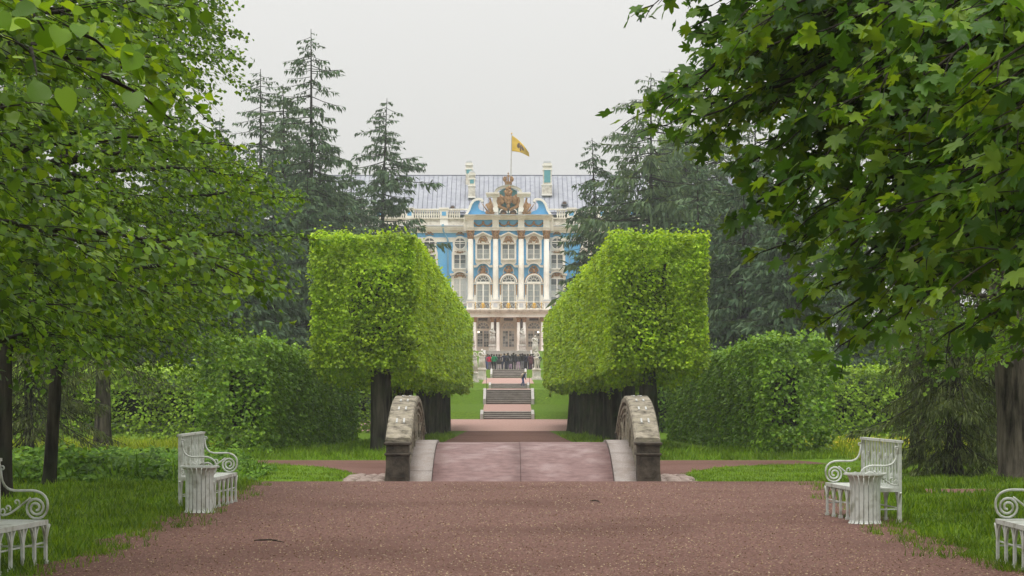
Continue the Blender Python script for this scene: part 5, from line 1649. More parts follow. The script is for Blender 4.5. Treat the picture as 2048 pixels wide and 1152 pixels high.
def lime_tips(rg, tx, ty, prof, n, zmax, inward, back=True):
    """limb tips on a crown profile; inward=+1 reaches to +x"""
    tips = []
    zs = [p[0] for p in prof]; rs = [p[1] for p in prof]
    for k in range(n):
        z = prof[0][0] + (zmax-prof[0][0])*((k+.5)/n)**1.15
        a = rg.uniform(-1.25, 1.25) if (k % 5) else rg.uniform(0, 6.28)
        r = float(np.interp(z, zs, rs))*(.72+.33*rg.random())
        if k % 5 == 0: r *= .8
        x = tx + inward*r*math.cos(a); y = ty + r*math.sin(a)*.9
        inframe = (z < 1.8+.175*max(y, 1)+.5) and abs(x) < .24*max(y, 1)+.8
        tips.append(((x, y, z), max(1.9, z+.9-r*.42+rg.normal()*.3), 1.0 if inframe else 2.6))
    return tips

LPROF = [(2.05, 3.3), (2.6, 4.5), (3.3, 5.2), (4.2, 4.9), (5.2, 4.3), (6.4, 3.9), (8.5, 3.4), (10.5, 2.4), (12.5, .9)]
def prof_scaled(f, zf=1.0): return [(z*zf if z > 2.3 else z, r*f) for z, r in LPROF]
total = 0
lime_list = [
 # base x, y, reach factor, z factor, limbs, label
 (-7.6, 36.4, .80, 1.15, 46, 'lime tree with straight dark trunk standing in the goutweed bed'),
 (-7.52, 32.9, .86, 1.1, 44, 'lime tree with dark trunk behind the arm of a white bench'),
 (-7.5, 27.0, .98, 1.0, 52, 'lime tree whose low boughs hang over the bench with the bin'),
 (-7.3, 21.0, 1.02, .95, 50, 'lime tree spreading dense low boughs above the solitary bench by two trunks'),
 (-6.9, 15.0, .98, .95, 46, 'nearest full lime crown hanging over the lawn edge'),
]
for i, (tx, ty, f, zf, n, lab) in enumerate(lime_list):
    rg = np.random.default_rng(100+i)
    root = empty('lime_tree', (tx, ty, float(G(ty))), lab, 'tree', 'limes along the alley')
    tips = lime_tips(rg, tx, ty, prof_scaled(f, zf), n, 12.5, 1)
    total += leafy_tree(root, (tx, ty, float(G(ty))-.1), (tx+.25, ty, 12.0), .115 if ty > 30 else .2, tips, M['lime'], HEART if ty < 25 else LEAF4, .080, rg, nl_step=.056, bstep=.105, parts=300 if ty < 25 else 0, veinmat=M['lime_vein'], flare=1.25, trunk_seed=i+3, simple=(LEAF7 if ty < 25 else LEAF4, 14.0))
# a low bough of a lime close to the viewpoint
rg = np.random.default_rng(200)
root = empty('lime_tree', (-5.4, 7.5, 0), 'lime whose few big leaves hang closest against the sky', 'tree', 'limes along the alley')
tips = [(PT(150, 60, 6.0), 3.6, 1.25), (PT(205, 150, 6.3), 3.4, 1.3), ((-3.5, 6, 6), 5.5, 2.6), ((-4, 9, 7), 6.2, 2.6), ((-7.5, 8, 6), 5.2, 2.6), ((-3.6, 10, 8), 7.0, 2.6), ((-6, 4.5, 7), 6, 2.6)]
leafy_tree(root, (-5.4, 7.5, -.1), (-5.2, 7.5, 9), .17, tips, M['lime'], HEART, .054, rg, parts=60, leafstart=.90, blen=.26, nl_step=.10, bstep=.10, trunk_seed=21, thick=.3, veinmat=M['lime_vein'])

# ---- right side: maple, and limes beyond
rg = np.random.default_rng(300)
mx, my = 7.4, 13.2
root = empty('maple_tree', (mx, my, 0), 'maple with broad lobed dark leaves arching over the alley', 'tree')
hero = [(1287, 225, 16.5), (1345, 190, 16.0), (1307, 10, 15.5), (1405, 45, 15.0), (1470, 85, 14.5), (1485, 130, 14.0), (1395, 285, 16.8), (1445, 235, 15.5), (1480, 430, 15.5), (1500, 300, 14.5),
        (1550, 495, 14.5), (1610, 595, 13.5), (1700, 680, 13.2), (1640, 535, 13.0), (1780, 635, 12.4), (1900, 665, 11.8), (1800, 535, 11.5), (1960, 190, 9.8), (1850, 150, 10.4), (1700, 200, 12.0),
        (1600, 350, 13.2), (1850, 400, 11.0), (1500, 60, 13.4), (1650, 60, 12.2), (1780, 30, 11.2), (1950, 40, 10.0), (1700, 445, 12.4), (1960, 535, 10.2), (1560, 200, 13.8), (1495, 20, 14.4),
        (1570, 420, 14.2), (1660, 300, 12.8), (1980, 380, 10.4), (1480, 200, 15.0), (1560, -20, 13.5), (1425, 10, 15.0), (1620, 180, 13.5), (1740, 120, 12.5), (1820, 260, 11.8), (1900, 300, 11.0),
        (1540, 120, 14.5), (1495, 330, 16.0), (1520, 400, 15.2), (1760, 340, 12.2), (1680, 565, 13.4), (1860, 475, 11.6), (1307, 205, 16.2), (1335, 250, 16.0), (1380, 205, 15.6), (1430, 275, 15.8),
        (1470, 195, 15.0), (1335, 215, 15.2), (1405, 235, 14.8), (1425, 70, 14.8), (1505, 60, 14.0), (1600, 455, 14.6), (1530, 350, 14.8), (1640, 420, 13.8), (1745, 535, 12.8), (1930, 450, 11.0),
        (1660, 635, 13.8), (1820, 585, 12.0), (1990, 625, 10.8), (1730, 260, 12.6), (1590, 270, 14.0), (1480, 100, 14.2), (1850, 60, 10.8), (2000, 120, 9.6), (1990, 280, 9.9)]
tips = []
for (x, y, d) in hero:
    p = PT(x, y, d)
    tips.append((p, min(8.0, max(2.4, p[2]+1.3+rg.normal()*.3)), 1.0))
for k in range(26):
    a = rg.uniform(0, 6.28); z = rg.uniform(5.5, 12)
    r = np.interp(z, [5, 8, 12], [5.2, 4.6, 1.8])
    tips.append(((mx+r*math.cos(a), my+r*math.sin(a), z), z-1.2, 2.8))
total += leafy_tree(root, (mx, my, -.1), (mx-.2, my, 12.5), .30, tips, M['maple'], MAPLE, .128, rg, nl_step=.072, blen=.62, bstep=.135, parts=300, droop=.35, leafstart=.35, simple=(MAPLE_S, 11.2), veinmat=M['maple_vein'], trunk_seed=5)
rlist = [
 (8.2, 20.5, 1.0, 1.05, 46, 'lime tree with curled pale leaves behind the maple boughs'),
 (8.6, 27.5, .95, 1.1, 44, 'lime tree overhanging the bench in front of the drooping spruce'),
 (9.35, 40.0, .92, 1.35, 46, 'lime with broad rough grey trunk beyond the bench and bin'),
]
for i, (tx, ty, f, zf, n, lab) in enumerate(rlist):
    rg = np.random.default_rng(400+i)
    root = empty('lime_tree', (tx, ty, float(G(ty))), lab, 'tree', 'limes along the alley')
    tips = lime_tips(rg, tx, ty, prof_scaled(f*.86, zf), n, 12.5, -1)
    total += leafy_tree(root, (tx, ty, float(G(ty))-.1), (tx-.2, ty, 12.5), .40 if ty > 35 else .24, tips, M['lime_right'], HEART if ty < 25 else LEAF4, .090, rg, parts=300 if ty < 25 else 0, barkmat='bark_grey', veinmat=M['lime_right_vein'], trunk_seed=i+33, simple=(LEAF7 if ty < 25 else LEAF4, 0))

# ---- clipped rows and hedges
def face_samples(rg, c0, u, v, nrm_, n, deep, rough):
    a = rg.random(n)[:, None]; b = rg.random(n)[:, None]
    P = c0 + a*u + b*v
    bulge = rough*(vnoise(P, 2.2, 1)*.6 + vnoise(P, 5.5, 2)*.4)
    dp = -rg.exponential(deep, n)
    P = P + nrm_*(bulge+np.minimum(dp, deep*3))[:, None]
    return P, np.tile(nrm_, (n, 1)), dp

def clip_crown(root, x0, x1, y0, y1, zb0, zt0, zb1, zt1, mat, size, rg, faces, layers=2.4, rough=.14, tmpl=LEAF4, clump=.25, name='crown', core=.45, tuft=True, coremat='shade_core', skirt=.25):
    """block of clipped foliage; zb/zt at y0 and y1"""
    P_, N_ = [], []
    ar = size*size*.55
    A = np.array
    dy = y1-y0
    def num(area, lay): return int(max(50, area*lay/ar))
    if 'front' in faces: P_.append(face_samples(rg, A((x0, y0, zb0)), A((x1-x0, 0, 0)), A((0, 0, zt0-zb0)), A((0, -1., 0)), num((x1-x0)*(zt0-zb0), layers*1.75), .20, rough))
    if 'back' in faces: P_.append(face_samples(rg, A((x0, y1, zb1)), A((x1-x0, 0, 0)), A((0, 0, zt1-zb1)), A((0, 1., 0)), num((x1-x0)*(zt1-zb1), layers*.5), .16, rough))
    for f, x, s in (('left', x0, -1.), ('right', x1, 1.)):
        if f in faces or f+'-' in faces:
            lay = layers if f in faces else layers*.3
            P_.append(face_samples(rg, A((x, y0, zb0)), A((0, dy, (zb1-zb0))), A((0, 0, zt0-zb0)), A((s, 0, 0)), num(dy*(zt0-zb0), lay), .12, rough))
    if 'top' in faces: P_.append(face_samples(rg, A((x0, y0, zt0)), A((x1-x0, 0, 0)), A((0, dy, zt1-zt0)), A((0, 0, 1.)), num((x1-x0)*dy, layers*(.9 if 'front' in faces else .55)), .12, rough*1.0))
    if 'bottom' in faces: P_.append(face_samples(rg, A((x0+.1, y0+.1, zb0)), A((x1-x0-.2, 0, 0)), A((0, dy-.1, zb1-zb0)), A((0, 0, -1.)), num((x1-x0)*dy, layers*1.0), .10, skirt*2.0))
    if 'front' in faces and 'bottom' in faces:
        m = 2800
        Pi = np.stack([rg.uniform(x0+.2, x1-.2, m), y0+.25+1.4*rg.random(m)**1.3, rg.uniform(zb0+.15, zt0-.2, m)], 1)
        P_.append((Pi, np.tile(A((0, -.7, .5)), (m, 1)), np.zeros(m)))
    P = np.concatenate([p[0] for p in P_]); N = np.concatenate([p[1] for p in P_]); D = np.concatenate([p[2] for p in P_])
    # clumps: thin out the outer leaves where the noise dips so that the inside shows
    nz = vnoise(P, 1.5, 5)*.45+vnoise(P, 3.1, 3)*.45+vnoise(P*np.array((1, 1, 1.8)), 6.3, 4)*.35
    keep = (nz > -clump*2.2 + .0) | (rg.random(len(P)) < .25)
    P, N = P[keep], N[keep]
    n = len(P)
    LN = N*.45 + UP*.72 + rg.normal(size=(n, 3))*.40
    LT = -UP*.75 + N*.4 + rg.normal(size=(n, 3))*.45
    up = N[:, 2] > .5
    LT[up] = rg.normal(size=(up.sum(), 3)) + UP*.25
    X, Y, Z = frames(LN, LT)
    o = link(name, scatter_mesh(name, tmpl, P, X, Y, Z, size*rg.uniform(.65, 1.25, n)), mat, root); o['kind'] = 'stuff'
    if tuft and 'top' in faces:
        m = int(max(30, (x1-x0)*dy*5))
        a, b = rg.random(m), rg.random(m)
        Pt = np.stack([x0+a*(x1-x0), y0+b*dy, zt0+b*(zt1-zt0)], 1)
        Pt = np.repeat(Pt, 6, 0)+rg.normal(size=(m*6, 3))*np.array((.08, .08, .10))+UP*.06
        X, Y, Z = frames(rg.normal(size=(m*6, 3))*.6+UP*.5+A((0, -.6, 0)), rg.normal(size=(m*6, 3))*.6+UP*.4)
        o2 = link('new_growth', scatter_mesh('new_growth', tmpl, Pt, X, Y, Z, size*rg.uniform(.6, 1.1, m*6)), mat, root); o2['kind'] = 'stuff'
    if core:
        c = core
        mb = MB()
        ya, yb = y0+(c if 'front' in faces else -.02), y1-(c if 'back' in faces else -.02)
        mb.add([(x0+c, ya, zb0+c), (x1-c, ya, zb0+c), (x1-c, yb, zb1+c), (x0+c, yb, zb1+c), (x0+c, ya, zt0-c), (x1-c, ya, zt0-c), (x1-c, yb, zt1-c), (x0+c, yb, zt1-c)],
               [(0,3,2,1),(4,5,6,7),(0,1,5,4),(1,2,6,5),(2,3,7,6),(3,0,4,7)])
        mb.build('inner_shade_block', M[coremat], root)  # solid box that stops see-through, coloured as the shaded inside
    return n

NT = 11
SP = (145.0-62.0)/NT
ordn = ['first', 'second', 'third', 'fourth', 'fifth', 'sixth', 'seventh', 'eighth', 'ninth', 'tenth', 'eleventh']
for side in (-1, 1):
    for k in range(NT):
        rg = np.random.default_rng(500+k+(50 if side > 0 else 0))
        ya = 62.0+SP*k; yb = ya+SP
        t0 = (ya-62)/83.; t1 = (yb-62)/83.
        if side < 0:
            xin0, xin1 = -2.62+.02*k, -2.60+.02*k
            x0, x1 = -5.55, xin0
        else:
            x0, x1 = 2.92-.05*k, 5.62
        tyc = ya+SP*.42 if k else ya+1.9
        txc = -3.9 if side < 0 else 4.05
        if k == 0: txc = -3.75 if side < 0 else 4.2
        gz = float(G(tyc))
        root = empty('clipped_lime', (txc, tyc, gz), f'{ordn[k]} box-clipped lime from the bridge in the row ' + ('nearest the goutweed bed' if side < 0 else 'nearest the maple and drooping spruce'), 'tree', 'clipped limes lining the avenue')
        zt0, zt1 = 5.85-.55*t0*0 , 5.85
        zt0 = 5.85 - .35*t0; zt1 = 5.85-.35*t1
        zb0 = 2.10 - .75*t0-(.12 if k else 0); zb1 = 2.10-.75*t1-.12
        size = .098 if k < 1 else (.11 if k < 2 else .125+.007*k)
        faces = ['top', 'bottom'] + (['right', 'left-'] if side < 0 else ['left', 'right-'])
        if k == 0:
            faces = ['front', 'top', 'bottom', 'left', 'right']
        if k == NT-1: faces.append('back')
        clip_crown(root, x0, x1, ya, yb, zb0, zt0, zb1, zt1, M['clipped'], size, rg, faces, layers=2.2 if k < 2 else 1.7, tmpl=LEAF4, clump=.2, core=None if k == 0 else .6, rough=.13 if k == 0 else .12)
        bark_trunk('trunk', (txc, tyc, gz-.15), (txc+rg.normal()*.12, tyc+.1, 3.4), .23+.05*rg.random(), .17, M['bark_moss'], root, 1.35, 12, 10, .1, k+7)
        if k == 0:
            # twin stem and spreading limbs seen inside the cut end
            bark_trunk('trunk', (txc+(-.05 if side < 0 else -.25), tyc+1.0, gz-.15), (txc+(.25 if side < 0 else -.2), tyc+.6, 3.3), .19, .13, M['bark_moss'], root, 1.3, 10, 8, .1, 77)
            tb = Tubes()
            for j in range(16):
                a = rg.uniform(-1.35, 1.35); L = rg.uniform(1.6, 3.4)
                p0 = np.array((txc, tyc-.1, 2.0+rg.random()*1.6)); e = p0+np.array((math.sin(a)*1.3, -1.0*rg.random()-.1, L*math.cos(a)*.9))
                e[2] = min(e[2], 5.5)
                tb.add(bez(p0, (p0+e)/2+np.array((math.sin(a)*.3, 0, -.1)), e, 7), np.linspace(.07, .02, 7))
            tb.build('branchwork', M['bark'], root)['kind'] = 'stuff'

def hedge(x0, x1, y0, y1, zt0, zt1, label, mat='hedge', size=.12, faces=('front', 'top', 'left', 'right'), layers=1.9, seed=1, rough=.07, clump=.3, tmpl=LEAF4, slope=True):
    rg = np.random.default_rng(600+seed)
    root = empty('clipped_hedge', ((x0+x1)/2, (y0+y1)/2, float(G((y0+y1)/2))), label, 'hedge', None)
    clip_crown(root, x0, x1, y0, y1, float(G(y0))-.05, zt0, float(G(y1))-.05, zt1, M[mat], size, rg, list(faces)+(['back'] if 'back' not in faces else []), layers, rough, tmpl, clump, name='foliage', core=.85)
    return root
# the cut ends facing the bridge, in separate lengths
hedge(-8.75, -6.70, 61.5, 98, 2.88, 2.05, 'long dark clipped hedge whose cut end stands behind the bench by the goutweed', faces=('front', 'top', 'right', 'left-'), size=.125, seed=1, tmpl=LEAF4)
hedge(7.10, 9.05, 61.0, 98, 2.92, 2.05, 'long clipped hedge whose cut end stands behind the bench by the spruce', faces=('front', 'top', 'left', 'right-'), size=.125, seed=2)
hedge(-22, -8.9, 84, 86, 2.15, 2.15, 'pale clipped hedge running sideways behind the bare conifer trunk', 'hedge_yellow', .14, faces=('front', 'top'), seed=3)
hedge(9.3, 23, 84, 86, 2.12, 2.12, 'pale clipped hedge running sideways behind the dandelion meadow', 'hedge_yellow', .14, faces=('front', 'top'), seed=4)
hedge(-31, -7.5, 128, 130.5, 4.15, 4.15, 'tall far hedge topping the dark hedge and backed by spruces', 'hedge_yellow', .23, faces=('front', 'top'), seed=5)
hedge(7.5, 31, 128, 130.5, 4.2, 4.2, 'tall far hedge behind the second clipped row and backed by grey conifers', 'hedge', .23, faces=('front', 'top'), seed=6)

# ---- conifers
def conifer(base, top, rad, label, mat='spruce', seed=1, dens=1.0, droop=.35, hang=.55, cone=.85, bare=.0, twig=.09, start=.06, group='conifers behind the hedges', wig=.35, name='spruce_tree', up_tip=.2, trunk_r=None, barkm='bark', lean=0.0, sfac=1.0, wfac=.28, whorl=1.0, out=.22, trad=1.0):
    rg = np.random.default_rng(700+seed)
    base = np.array(base, float); top = np.array(top, float); H = top[2]-base[2]
    root = empty(name, tuple(base), label, 'tree', group)
    bark_trunk('trunk', base-UP*.2, top, trunk_r or H*.011+.06, .02, M[barkm], root, 1.3, 8, 10, .12, seed)
    tb = Tubes(); PP, NN, TT, SS, WW = [], [], [], [], []
    h = H*start
    while h < H*.995:
        f = (H-h)/H
        l0 = rad*(f**cone)*(1 if f > .0 else 0)+.12
        nb = max(3, int((4+2*rg.random())*min(1.2, .5+f)))
        for k in range(nb):
            if rg.random() < bare*(.4+f): continue
            a = rg.uniform(0, 6.283)
            L = l0*(1-wig+2*wig*rg.random()*rg.random()+.15*math.sin(a*2+seed))
            dirv = np.array((math.cos(a), math.sin(a), 0))
            p0 = base+(top-base)*min(.99, (h+rg.normal()*.22)/H)
            dr_ = droop*(.55+.9*rg.random())
            e = p0 + dirv*L + UP*(-dr_*L + up_tip*L)
            m = p0 + dirv*L*.55 + UP*(-dr_*L*.75+.10*L)
            n = max(4, int(L/.6))
            P = bez(p0, m, e, n)
            tb.add(P, np.linspace(.012*L+.012, .008, n)*trad)
            cnt = int(max(5, L/.12*dens))
            t = rg.uniform(.12, 1.0, cnt)**.8; t = t[:, None]
            pos = (1-t)**2*p0 + 2*t*(1-t)*m + t*t*e
            side = np.array((-math.sin(a), math.cos(a), 0))
            off = rg.normal(size=(cnt, 1))*(.10+.12*L*(1.05-t))
            pos = pos + side*off - UP*np.abs(off)*.25
            PP.append(pos)
            TT.append(-UP*(hang+.25*rg.random((cnt, 1))) + dirv*(out+.35*t) + side*np.sign(off)*.22 + rg.normal(size=(cnt, 3))*.16)
            NN.append(rg.normal(size=(cnt, 3))*.7 + UP*.35 + np.array((0, -.4, 0)))
            SS.append((.34+.06*L)*rg.uniform(.6, 1.5, cnt)*(.6+.4*min(1, f*3))*sfac)
        h += (H*.008+.06+.10*rg.random())*whorl
    # leader
    tb.build('branchwork', M[barkm], root)['kind'] = 'stuff'
    P = np.concatenate(PP); S = np.concatenate(SS)
    X, Y, Z = frames(np.concatenate(NN), np.concatenate(TT))
    o = link('crown', scatter_mesh('crown', SPRAY, P, X, Y, Z, S, np.maximum(twig*1.3*(.8+.4*rg.random(len(P))), S*wfac)), M[mat], root); o['kind'] = 'stuff'
    return len(P)
def con(px, ytop, d, radpx, label, **kw):
    b = (PX(px, d), d, float(G(d)) if d < 240 else 2.); t = (PX(px, d)+kw.pop('dx', 0), d, PZ(ytop, d))
    return conifer(b, t, radpx*d/FPX, label, **kw)
nc = 0
nc += con(622, 58, 150, 140, 'tallest spruce with thin ragged top and hanging twigs', seed=1, dens=1.7, bare=.25, cone=.46, hang=.9, twig=.10)
nc += con(521, 138, 158, 165, 'dark spruce with layered top standing close to the tallest', seed=2, dens=1.6, bare=.08, cone=.52, up_tip=.3)
nc += con(566, 168, 154, 150, 'fuller grey green larch between the two pointed spruces', seed=3, dens=1.8, mat='larch', cone=.5, name='larch_tree', twig=.12)
nc += con(755, 196, 185, 175, 'lone ragged spruce in front of the palace roof with bare gaps', seed=4, start=.4, dens=1.9, bare=.25, cone=.52, hang=.7, twig=.11, wig=.5, droop=.3, dx=.8)
nc += con(440, 235, 136, 150, 'broad blue grey spruce showing through gaps in lime leaves', seed=5, dens=2.0, cone=.6, twig=.13)
nc += con(545, 320, 122, 120, 'shorter dense spruce beside the top of first clipped lime', seed=6, dens=2.2, cone=.55, twig=.13)
nc += con(615, 350, 134, 100, 'dense spruce directly behind the first clipped row', seed=7, dens=2.2, cone=.5, twig=.13)
nc += con(475, 360, 112, 120, 'low dense spruce rising above the tall far hedge', seed=8, dens=2.2, cone=.5, twig=.13)
nc += con(330, 210, 128, 150, 'spruce mostly hidden by the lime crowns', seed=9, dens=1.8, cone=.6, twig=.13)
nc += con(690, 380, 160, 100, 'short spruce at the foot of the lone ragged one', seed=10, dens=2.2, cone=.5, twig=.12)
nc += con(1302, 146, 150, 230, 'tall larch with long drooping airy boughs', seed=11, mat='larch', name='larch_tree', dens=1.6, bare=.18, cone=.42, hang=.8, droop=.25, twig=.09, wig=.45)
nc += con(1205, 276, 168, 105, 'dark drooping spruce whose boughs hang before the palace wing', seed=12, start=.3, dens=1.7, bare=.15, cone=.42, hang=.85, droop=.45, twig=.11, dx=-.8)
nc += con(1440, 225, 165, 220, 'grey misty conifer rising beyond the larch', seed=13, mat='larch', name='larch_tree', dens=2.0, cone=.5, twig=.13)
nc += con(1395, 330, 134, 110, 'dense blue grey spruce directly behind the second clipped row', seed=14, dens=2.2, cone=.5, twig=.13)
nc += con(1490, 290, 122, 140, 'massive blue grey spruce beside the maple bough tips', seed=15, dens=2.2, cone=.5, twig=.13)
nc += con(1580, 300, 116, 130, 'massive spruce half behind the maple boughs', seed=16, dens=2.0, cone=.5, twig=.13)
nc += con(1680, 250, 126, 150, 'spruce mostly hidden by the maple crown', seed=17, dens=1.6, cone=.6, twig=.13)
nc += con(1330, 350, 150, 150, 'short spruce below the airy larch', seed=18, start=.2, dens=2.2, cone=.5, twig=.13)
nc += con(1372, 205, 158, 170, 'misty spruce filling the gap between larch and grey conifer', seed=31, dens=2.2, cone=.5, twig=.13)
nc += con(1250, 330, 156, 120, 'bushy spruce between the palace wing and the larch', seed=32, start=.32, dens=2.2, cone=.5, twig=.13)
nc += con(1510, 215, 150, 200, 'tall misty conifer above the massive spruces', seed=33, mat='larch', name='larch_tree', dens=2.0, cone=.5, twig=.13)
nc += con(703, 325, 178, 105, 'bushy spruce between the tallest and the lone ragged one', seed=35, start=.3, dens=2.2, cone=.5, twig=.13)
nc += con(640, 250, 162, 110, 'spruce tucked behind the tallest one', seed=34, dens=2.0, cone=.5, twig=.13)
# near drooping spruces at both edges
nc += conifer((PX(205, 68), 68, float(G(68))), (PX(205, 68), 68, 15), 2.3, 'conifer with stout bare trunk and hanging olive boughs behind the goutweed', mat='yew', seed=21, dens=4.7, hang=.95, droop=.65, twig=.02, sfac=.40, wfac=.15, out=.15, trad=.5, start=.17, cone=.35, trunk_r=.27, barkm='bark_grey', group='drooping conifers at the lawn edges')
nc += conifer((PX(60, 60), 60, float(G(60))), (PX(60, 60), 60, 14), 2.5, 'dark drooping conifer behind the two slim lime trunks', trunk_r=.13, mat='yew', seed=22, dens=8.7, hang=.95, droop=.7, twig=.02, sfac=.40, wfac=.15, out=.15, trad=.5, start=.03, cone=.45, group='drooping conifers at the lawn edges')
nc += conifer((PX(1905, 50), 50, float(G(50))), (PX(1905, 50), 50, 13), 2.0, 'dark drooping spruce with boughs to the ground behind bench and bin', mat='yew', seed=23, dens=10.9, hang=.95, droop=.7, twig=.02, sfac=.40, wfac=.15, out=.15, trad=.5, start=.0, cone=.5, group='drooping conifers at the lawn edges')
nc += conifer((PX(1835, 56), 56, float(G(56))), (PX(1835, 56), 56, 13), 1.0, 'slim drooping spruce closest to the pale sideways hedge', mat='yew', seed=24, dens=5.6, hang=.95, droop=.7, twig=.02, sfac=.40, wfac=.15, out=.15, trad=.5, start=.08, cone=.5, group='drooping conifers at the lawn edges')
nc += conifer((PX(1990, 58), 58, float(G(58))), (PX(1990, 58), 58, 13), 2.6, 'drooping spruce behind the broad rough grey lime trunk', mat='yew', seed=25, dens=5.1, hang=.95, droop=.7, twig=.02, sfac=.40, wfac=.15, out=.15, trad=.5, start=.05, cone=.5, group='drooping conifers at the lawn edges')

# ---- pale broadleaf trees far behind
def pale_tree(px, ytop, d, rpx, label, seed, mat='pale_tree'):
    rg = np.random.default_rng(800+seed)
    X0 = PX(px, d); zt = PZ(ytop, d); r = rpx*d/FPX; zg = float(G(min(d, 239)))
    root = empty('broadleaf_tree', (X0, d, zg), label, 'tree', 'pale broadleaf trees far behind')
    bark_trunk('trunk', (X0, d, zg-.2), (X0, d, zt-.8*r), .28, .08, M['bark'], root, 1.3, 8, 8, .2, seed)
    tb = Tubes(); P = []; N = []
    H = zt-zg
    for k in range(70):
        a = rg.uniform(0, 6.28); u = rg.uniform(.25, 1)
        c = np.array((X0+r*.8*math.cos(a)*math.sqrt(1-(u-.55)**2/.36 if abs(u-.55) < .6 else .05)*rg.uniform(.5, 1), d+r*.8*math.sin(a)*rg.uniform(.3, 1), zg+H*(.15+.82*u)))
        tb.add(bez(np.array((X0, d, zg+H*.5*u)), np.array((X0+(c[0]-X0)*.4, d, c[2]-.5)), c, 5), np.linspace(.06, .015, 5))
        m = 110
        q = nrm(rg.normal(size=(m, 3)))*(r*.30*rg.uniform(.5, 1, (m, 1)))*np.array((1, 1, .7))
        P.append(c+q); N.append(nrm(q)+UP*.5)
    P = np.concatenate(P); N = np.concatenate(N)+rg.normal(size=(len(P), 3))*.4
    X, Y, Z = frames(N, rg.normal(size=(len(P), 3))-UP*.5)
    tb.build('branchwork', M['bark'], root)['kind'] = 'stuff'
    o = link('crown', scatter_mesh('crown', LEAF4, P, X, Y, Z, .30*rg.uniform(.6, 1.3, len(P))), M[mat], root); o['kind'] = 'stuff'
pale_tree(655, 355, 195, 62, 'pale green broadleaf tree behind the tallest spruce', 1)
pale_tree(690, 440, 205, 40, 'small pale tree at the corner of the palace wing', 2)
pale_tree(1350, 255, 200, 70, 'pale green broadleaf tree seen through the airy larch', 3)
pale_tree(380, 300, 190, 90, 'pale broadleaf crown far behind the lime leaves', 4)
pale_tree(1510, 360, 190, 80, 'pale broadleaf crown far behind the massive spruce', 5)
pale_tree(1560, 330, 46, 20, 'sprig', 6) if False else None

# ---- grass, goutweed, meadow
def blades(name, regions, mat, h, w, dens, label, rg, cat='grass', lift=0.0):
    Ps = []
    for (x0, x1, y0, y1, test, df) in regions:
        n = int((x1-x0)*(y1-y0)*dens*df)
        x = rg.uniform(x0, x1, n); y = rg.uniform(y0, y1, n)
        ok = np.array([test(a, b) for a, b in zip(x, y)]) if test else np.ones(n, bool)
        Ps.append(np.stack([x[ok], y[ok]], 1))
    Q = np.concatenate(Ps); n = len(Q)
    far = np.clip((np.abs(Q[:, 0]-.2)-6.5)/3, 0, 1)
    z = G(Q[:, 1]) + .05*np.sin(Q[:, 0]*.9+1.3*Q[:, 1]*.2)*np.sin(Q[:, 1]*.37+Q[:, 0]*.21)*far
    P = np.stack([Q[:, 0], Q[:, 1], z-.01+lift], 1)
    clump = np.clip(.8+.45*vnoise(P, 2.0, 2)+.25*vnoise(P, 6.0, 3), .25, 1.7)
    a = rg.uniform(0, 6.283, n)
    X = np.stack([np.cos(a), np.sin(a), np.zeros(n)], 1)
    Y = nrm(np.stack([rg.normal(size=n)*.35, rg.normal(size=n)*.35, np.ones(n)], 1))
    Z = np.cross(X, Y)
    s = h*clump*rg.uniform(.55, 1.3, n)
    tv, tf = BLADE
    V = P[:, None, :] + (tv[None, :, 0:1]*w)*X[:, None, :] + s[:, None, None]*(tv[None, :, 1:2]*Y[:, None, :] + tv[None, :, 2:3]*Z[:, None, :])
    F = tf[None] + (np.arange(n)*len(tv))[:, None, None]
    o = link(name, np_mesh(name, V.reshape(-1, 3), F.reshape(-1, 3)), mat); setp(o, label, cat, kind='stuff')
    return n
rg = np.random.default_rng(900)
inl = lambda x, y: x > -.27*y-1.2 and x < gl(y)+.12*math.sin(y*6)-.02+.10*(rg.random()**2)
inr = lambda x, y: x < .27*y+1.2 and x > gr(y)+.12*math.sin(y*5)+.02-.10*(rg.random()**2) and not (34.2 < y < 35.6 and x > 6.5)
ng = 0
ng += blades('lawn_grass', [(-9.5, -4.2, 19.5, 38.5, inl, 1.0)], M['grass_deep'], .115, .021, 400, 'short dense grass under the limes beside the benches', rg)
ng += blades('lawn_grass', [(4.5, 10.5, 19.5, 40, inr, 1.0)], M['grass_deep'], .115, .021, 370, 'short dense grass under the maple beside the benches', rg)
ng += blades('lawn_grass', [(-14, -3.0, 44, 56.6, lambda x, y: x < gl(y)+.05, 1.0)], M['grass'], .07, .02, 260, 'bright mown grass lobe before the dark hedge end', rg)
ng += blades('lawn_grass', [(3.4, 14, 40, 56.6, lambda x, y: x > gr(y)-.05, 1.0)], M['grass'], .07, .02, 260, 'bright mown grass lobe before the hedge by the spruce', rg)
ng += blades('verge_grass', [(-9, -2.6, 59, 64.5, None, 1.0), (-5.4, -2.55, 64.5, 110, lambda x, y: x < -2.75+.2*math.sin(y*2), .5)], M['grass'], .20, .022, 260, 'longer uneven grass round the foot of the clipped limes on the goutweed side', rg)
ng += blades('verge_grass', [(2.6, 9.5, 59, 64.5, None, 1.0), (2.55, 5.4, 64.5, 110, lambda x, y: x > 2.75+.2*math.sin(y*2), .5)], M['grass'], .20, .022, 260, 'longer uneven grass round the foot of the clipped limes on the spruce side', rg)
ng += blades('meadow_grass', [(-18, -8.9, 60, 84, None, 1.0)], M['meadow'], .25, .03, 75, 'tall yellow green meadow grass before the sideways hedge', rg)
ng += blades('meadow_grass', [(9.1, 20, 58, 84, None, 1.0)], M['meadow'], .25, .03, 75, 'tall meadow grass dotted with dandelions behind the bench', rg)
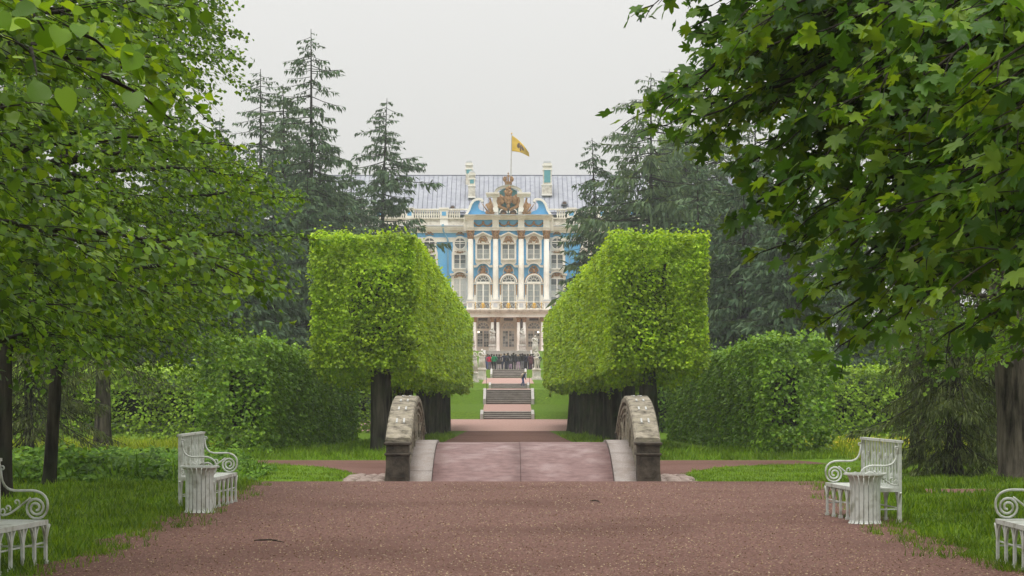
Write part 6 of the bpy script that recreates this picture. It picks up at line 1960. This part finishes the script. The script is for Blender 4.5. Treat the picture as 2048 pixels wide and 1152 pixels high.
for sgn, edge, lab in ((-1, gl, 'ragged grass tufts creeping onto the gravel under the limes'), (1, gr, 'ragged grass tufts creeping onto the gravel under the maple')):
    n = 260
    ty_ = rg.uniform(19.5, 37, n); tx_ = np.array([edge(a) for a in ty_]) + sgn*rg.normal(size=n)*.22 - sgn*.05
    m = 16
    Q = np.repeat(np.stack([tx_, ty_], 1), m, 0) + rg.normal(size=(n*m, 2))*np.array((.06, .10))
    a = rg.uniform(0, 6.283, n*m)
    X = np.stack([np.cos(a), np.sin(a), 0*a], 1); Y = nrm(np.stack([rg.normal(size=n*m)*.5, rg.normal(size=n*m)*.5, np.ones(n*m)], 1)); Z = np.cross(X, Y)
    o = link('grass_tufts', scatter_mesh('grass_tufts', BLADE, np.stack([Q[:, 0], Q[:, 1], 0*a], 1), X, Y, Z, .10*rg.uniform(.4, 1.3, n*m), .012), M['grass_deep']); setp(o, lab, 'grass', kind='stuff')
# dandelion heads
n = 380
P = np.stack([rg.uniform(9.2, 16, n), rg.uniform(62, 84, n), np.zeros(n)], 1); P[:, 2] = G(P[:, 1])+rg.uniform(.2, .34, n)
X, Y, Z = frames(np.tile(UP, (n, 1))+rg.normal(size=(n, 3))*.4+np.array((0, -.6, 0)), rg.normal(size=(n, 3)))
HEX = (np.array([(0, 0, .15)]+[(math.cos(a)*.5, math.sin(a)*.5, 0) for a in np.linspace(0, 6.283, 7)[:-1]]), np.array([(0, 1+k, 1+(k+1) % 6) for k in range(6)]))
o = link('dandelion_heads', scatter_mesh('dandelion_heads', HEX, P, X, Y, Z, .042), M['dandelion']); setp(o, 'yellow dandelion heads sprinkled through the meadow grass', 'flowers', kind='stuff')
# goutweed bed
def weeds(x0, x1, y0, y1, n, hmax, label, test=None):
    x = rg.uniform(x0, x1, n); y = rg.uniform(y0, y1, n)
    Q = np.stack([x, y, np.zeros(n)], 1)
    hh = hmax*np.clip(.72+.35*vnoise(Q, 1.4, 1), .3, 1.1)
    edge = np.clip((y-y0)/.8, .25, 1)*np.clip((x1-x)/.8, .3, 1)
    Q[:, 2] = G(y)+hh*edge*rg.uniform(.35, 1.0, n)**.6
    m = 3
    P = np.repeat(Q, m, 0)+rg.normal(size=(n*m, 3))*np.array((.05, .05, .02))
    X, Y, Z = frames(UP+rg.normal(size=(n*m, 3))*.35+np.array((0, -.35, 0)), rg.normal(size=(n*m, 3))+np.array((0, -.4, -.35)))
    me = scatter_mesh('goutweed', LEAF4, P, X, Y, Z, .105*rg.uniform(.6, 1.3, n*m))
    o = link('goutweed_bed', me, M['weed']); setp(o, label, 'ground cover', kind='stuff')
    blades('goutweed_stems', [(x0, x1, y0, y1, None, 1.0)], M['weed'], hmax*.6, .012, 60, 'thin stems under the '+label.split(' ', 2)[2], rg, 'ground cover')
weeds(-14, -5.5, 37.3, 52, 15000, .62, 'knee high goutweed bed of leafy plants round the lime trunks')
# litter specks on the gravel: seed scales and leaf bits
n = 30000
yy = 19.0 + 18.5*rg.random(n)**1.2
xx = rg.uniform(-4.4, 4.9, n)
P = np.stack([xx, yy, G(yy)+.013], 1)
X, Y, Z = frames(np.tile(UP, (n, 1))+rg.normal(size=(n, 3))*.25, rg.normal(size=(n, 3)))
M['litter'] = leafmat('litter', (.20, .13, .07), (.32, .23, .13), (.42, .33, .20), trans=.1)
o = link('litter', scatter_mesh('litter', LEAF4, P, X, Y, Z, .0155*rg.uniform(.4, 1.7, n)), M['litter']); setp(o, 'straw coloured seed scales and leaf bits strewn over the gravel', 'litter', kind='stuff')
print('LEAVES', total, 'CONIFER', nc, 'GRASS', ng, 'TRIS', sum(len(o.data.loops)-2*len(o.data.polygons) for o in bpy.data.objects if o.type == 'MESH'), flush=True)
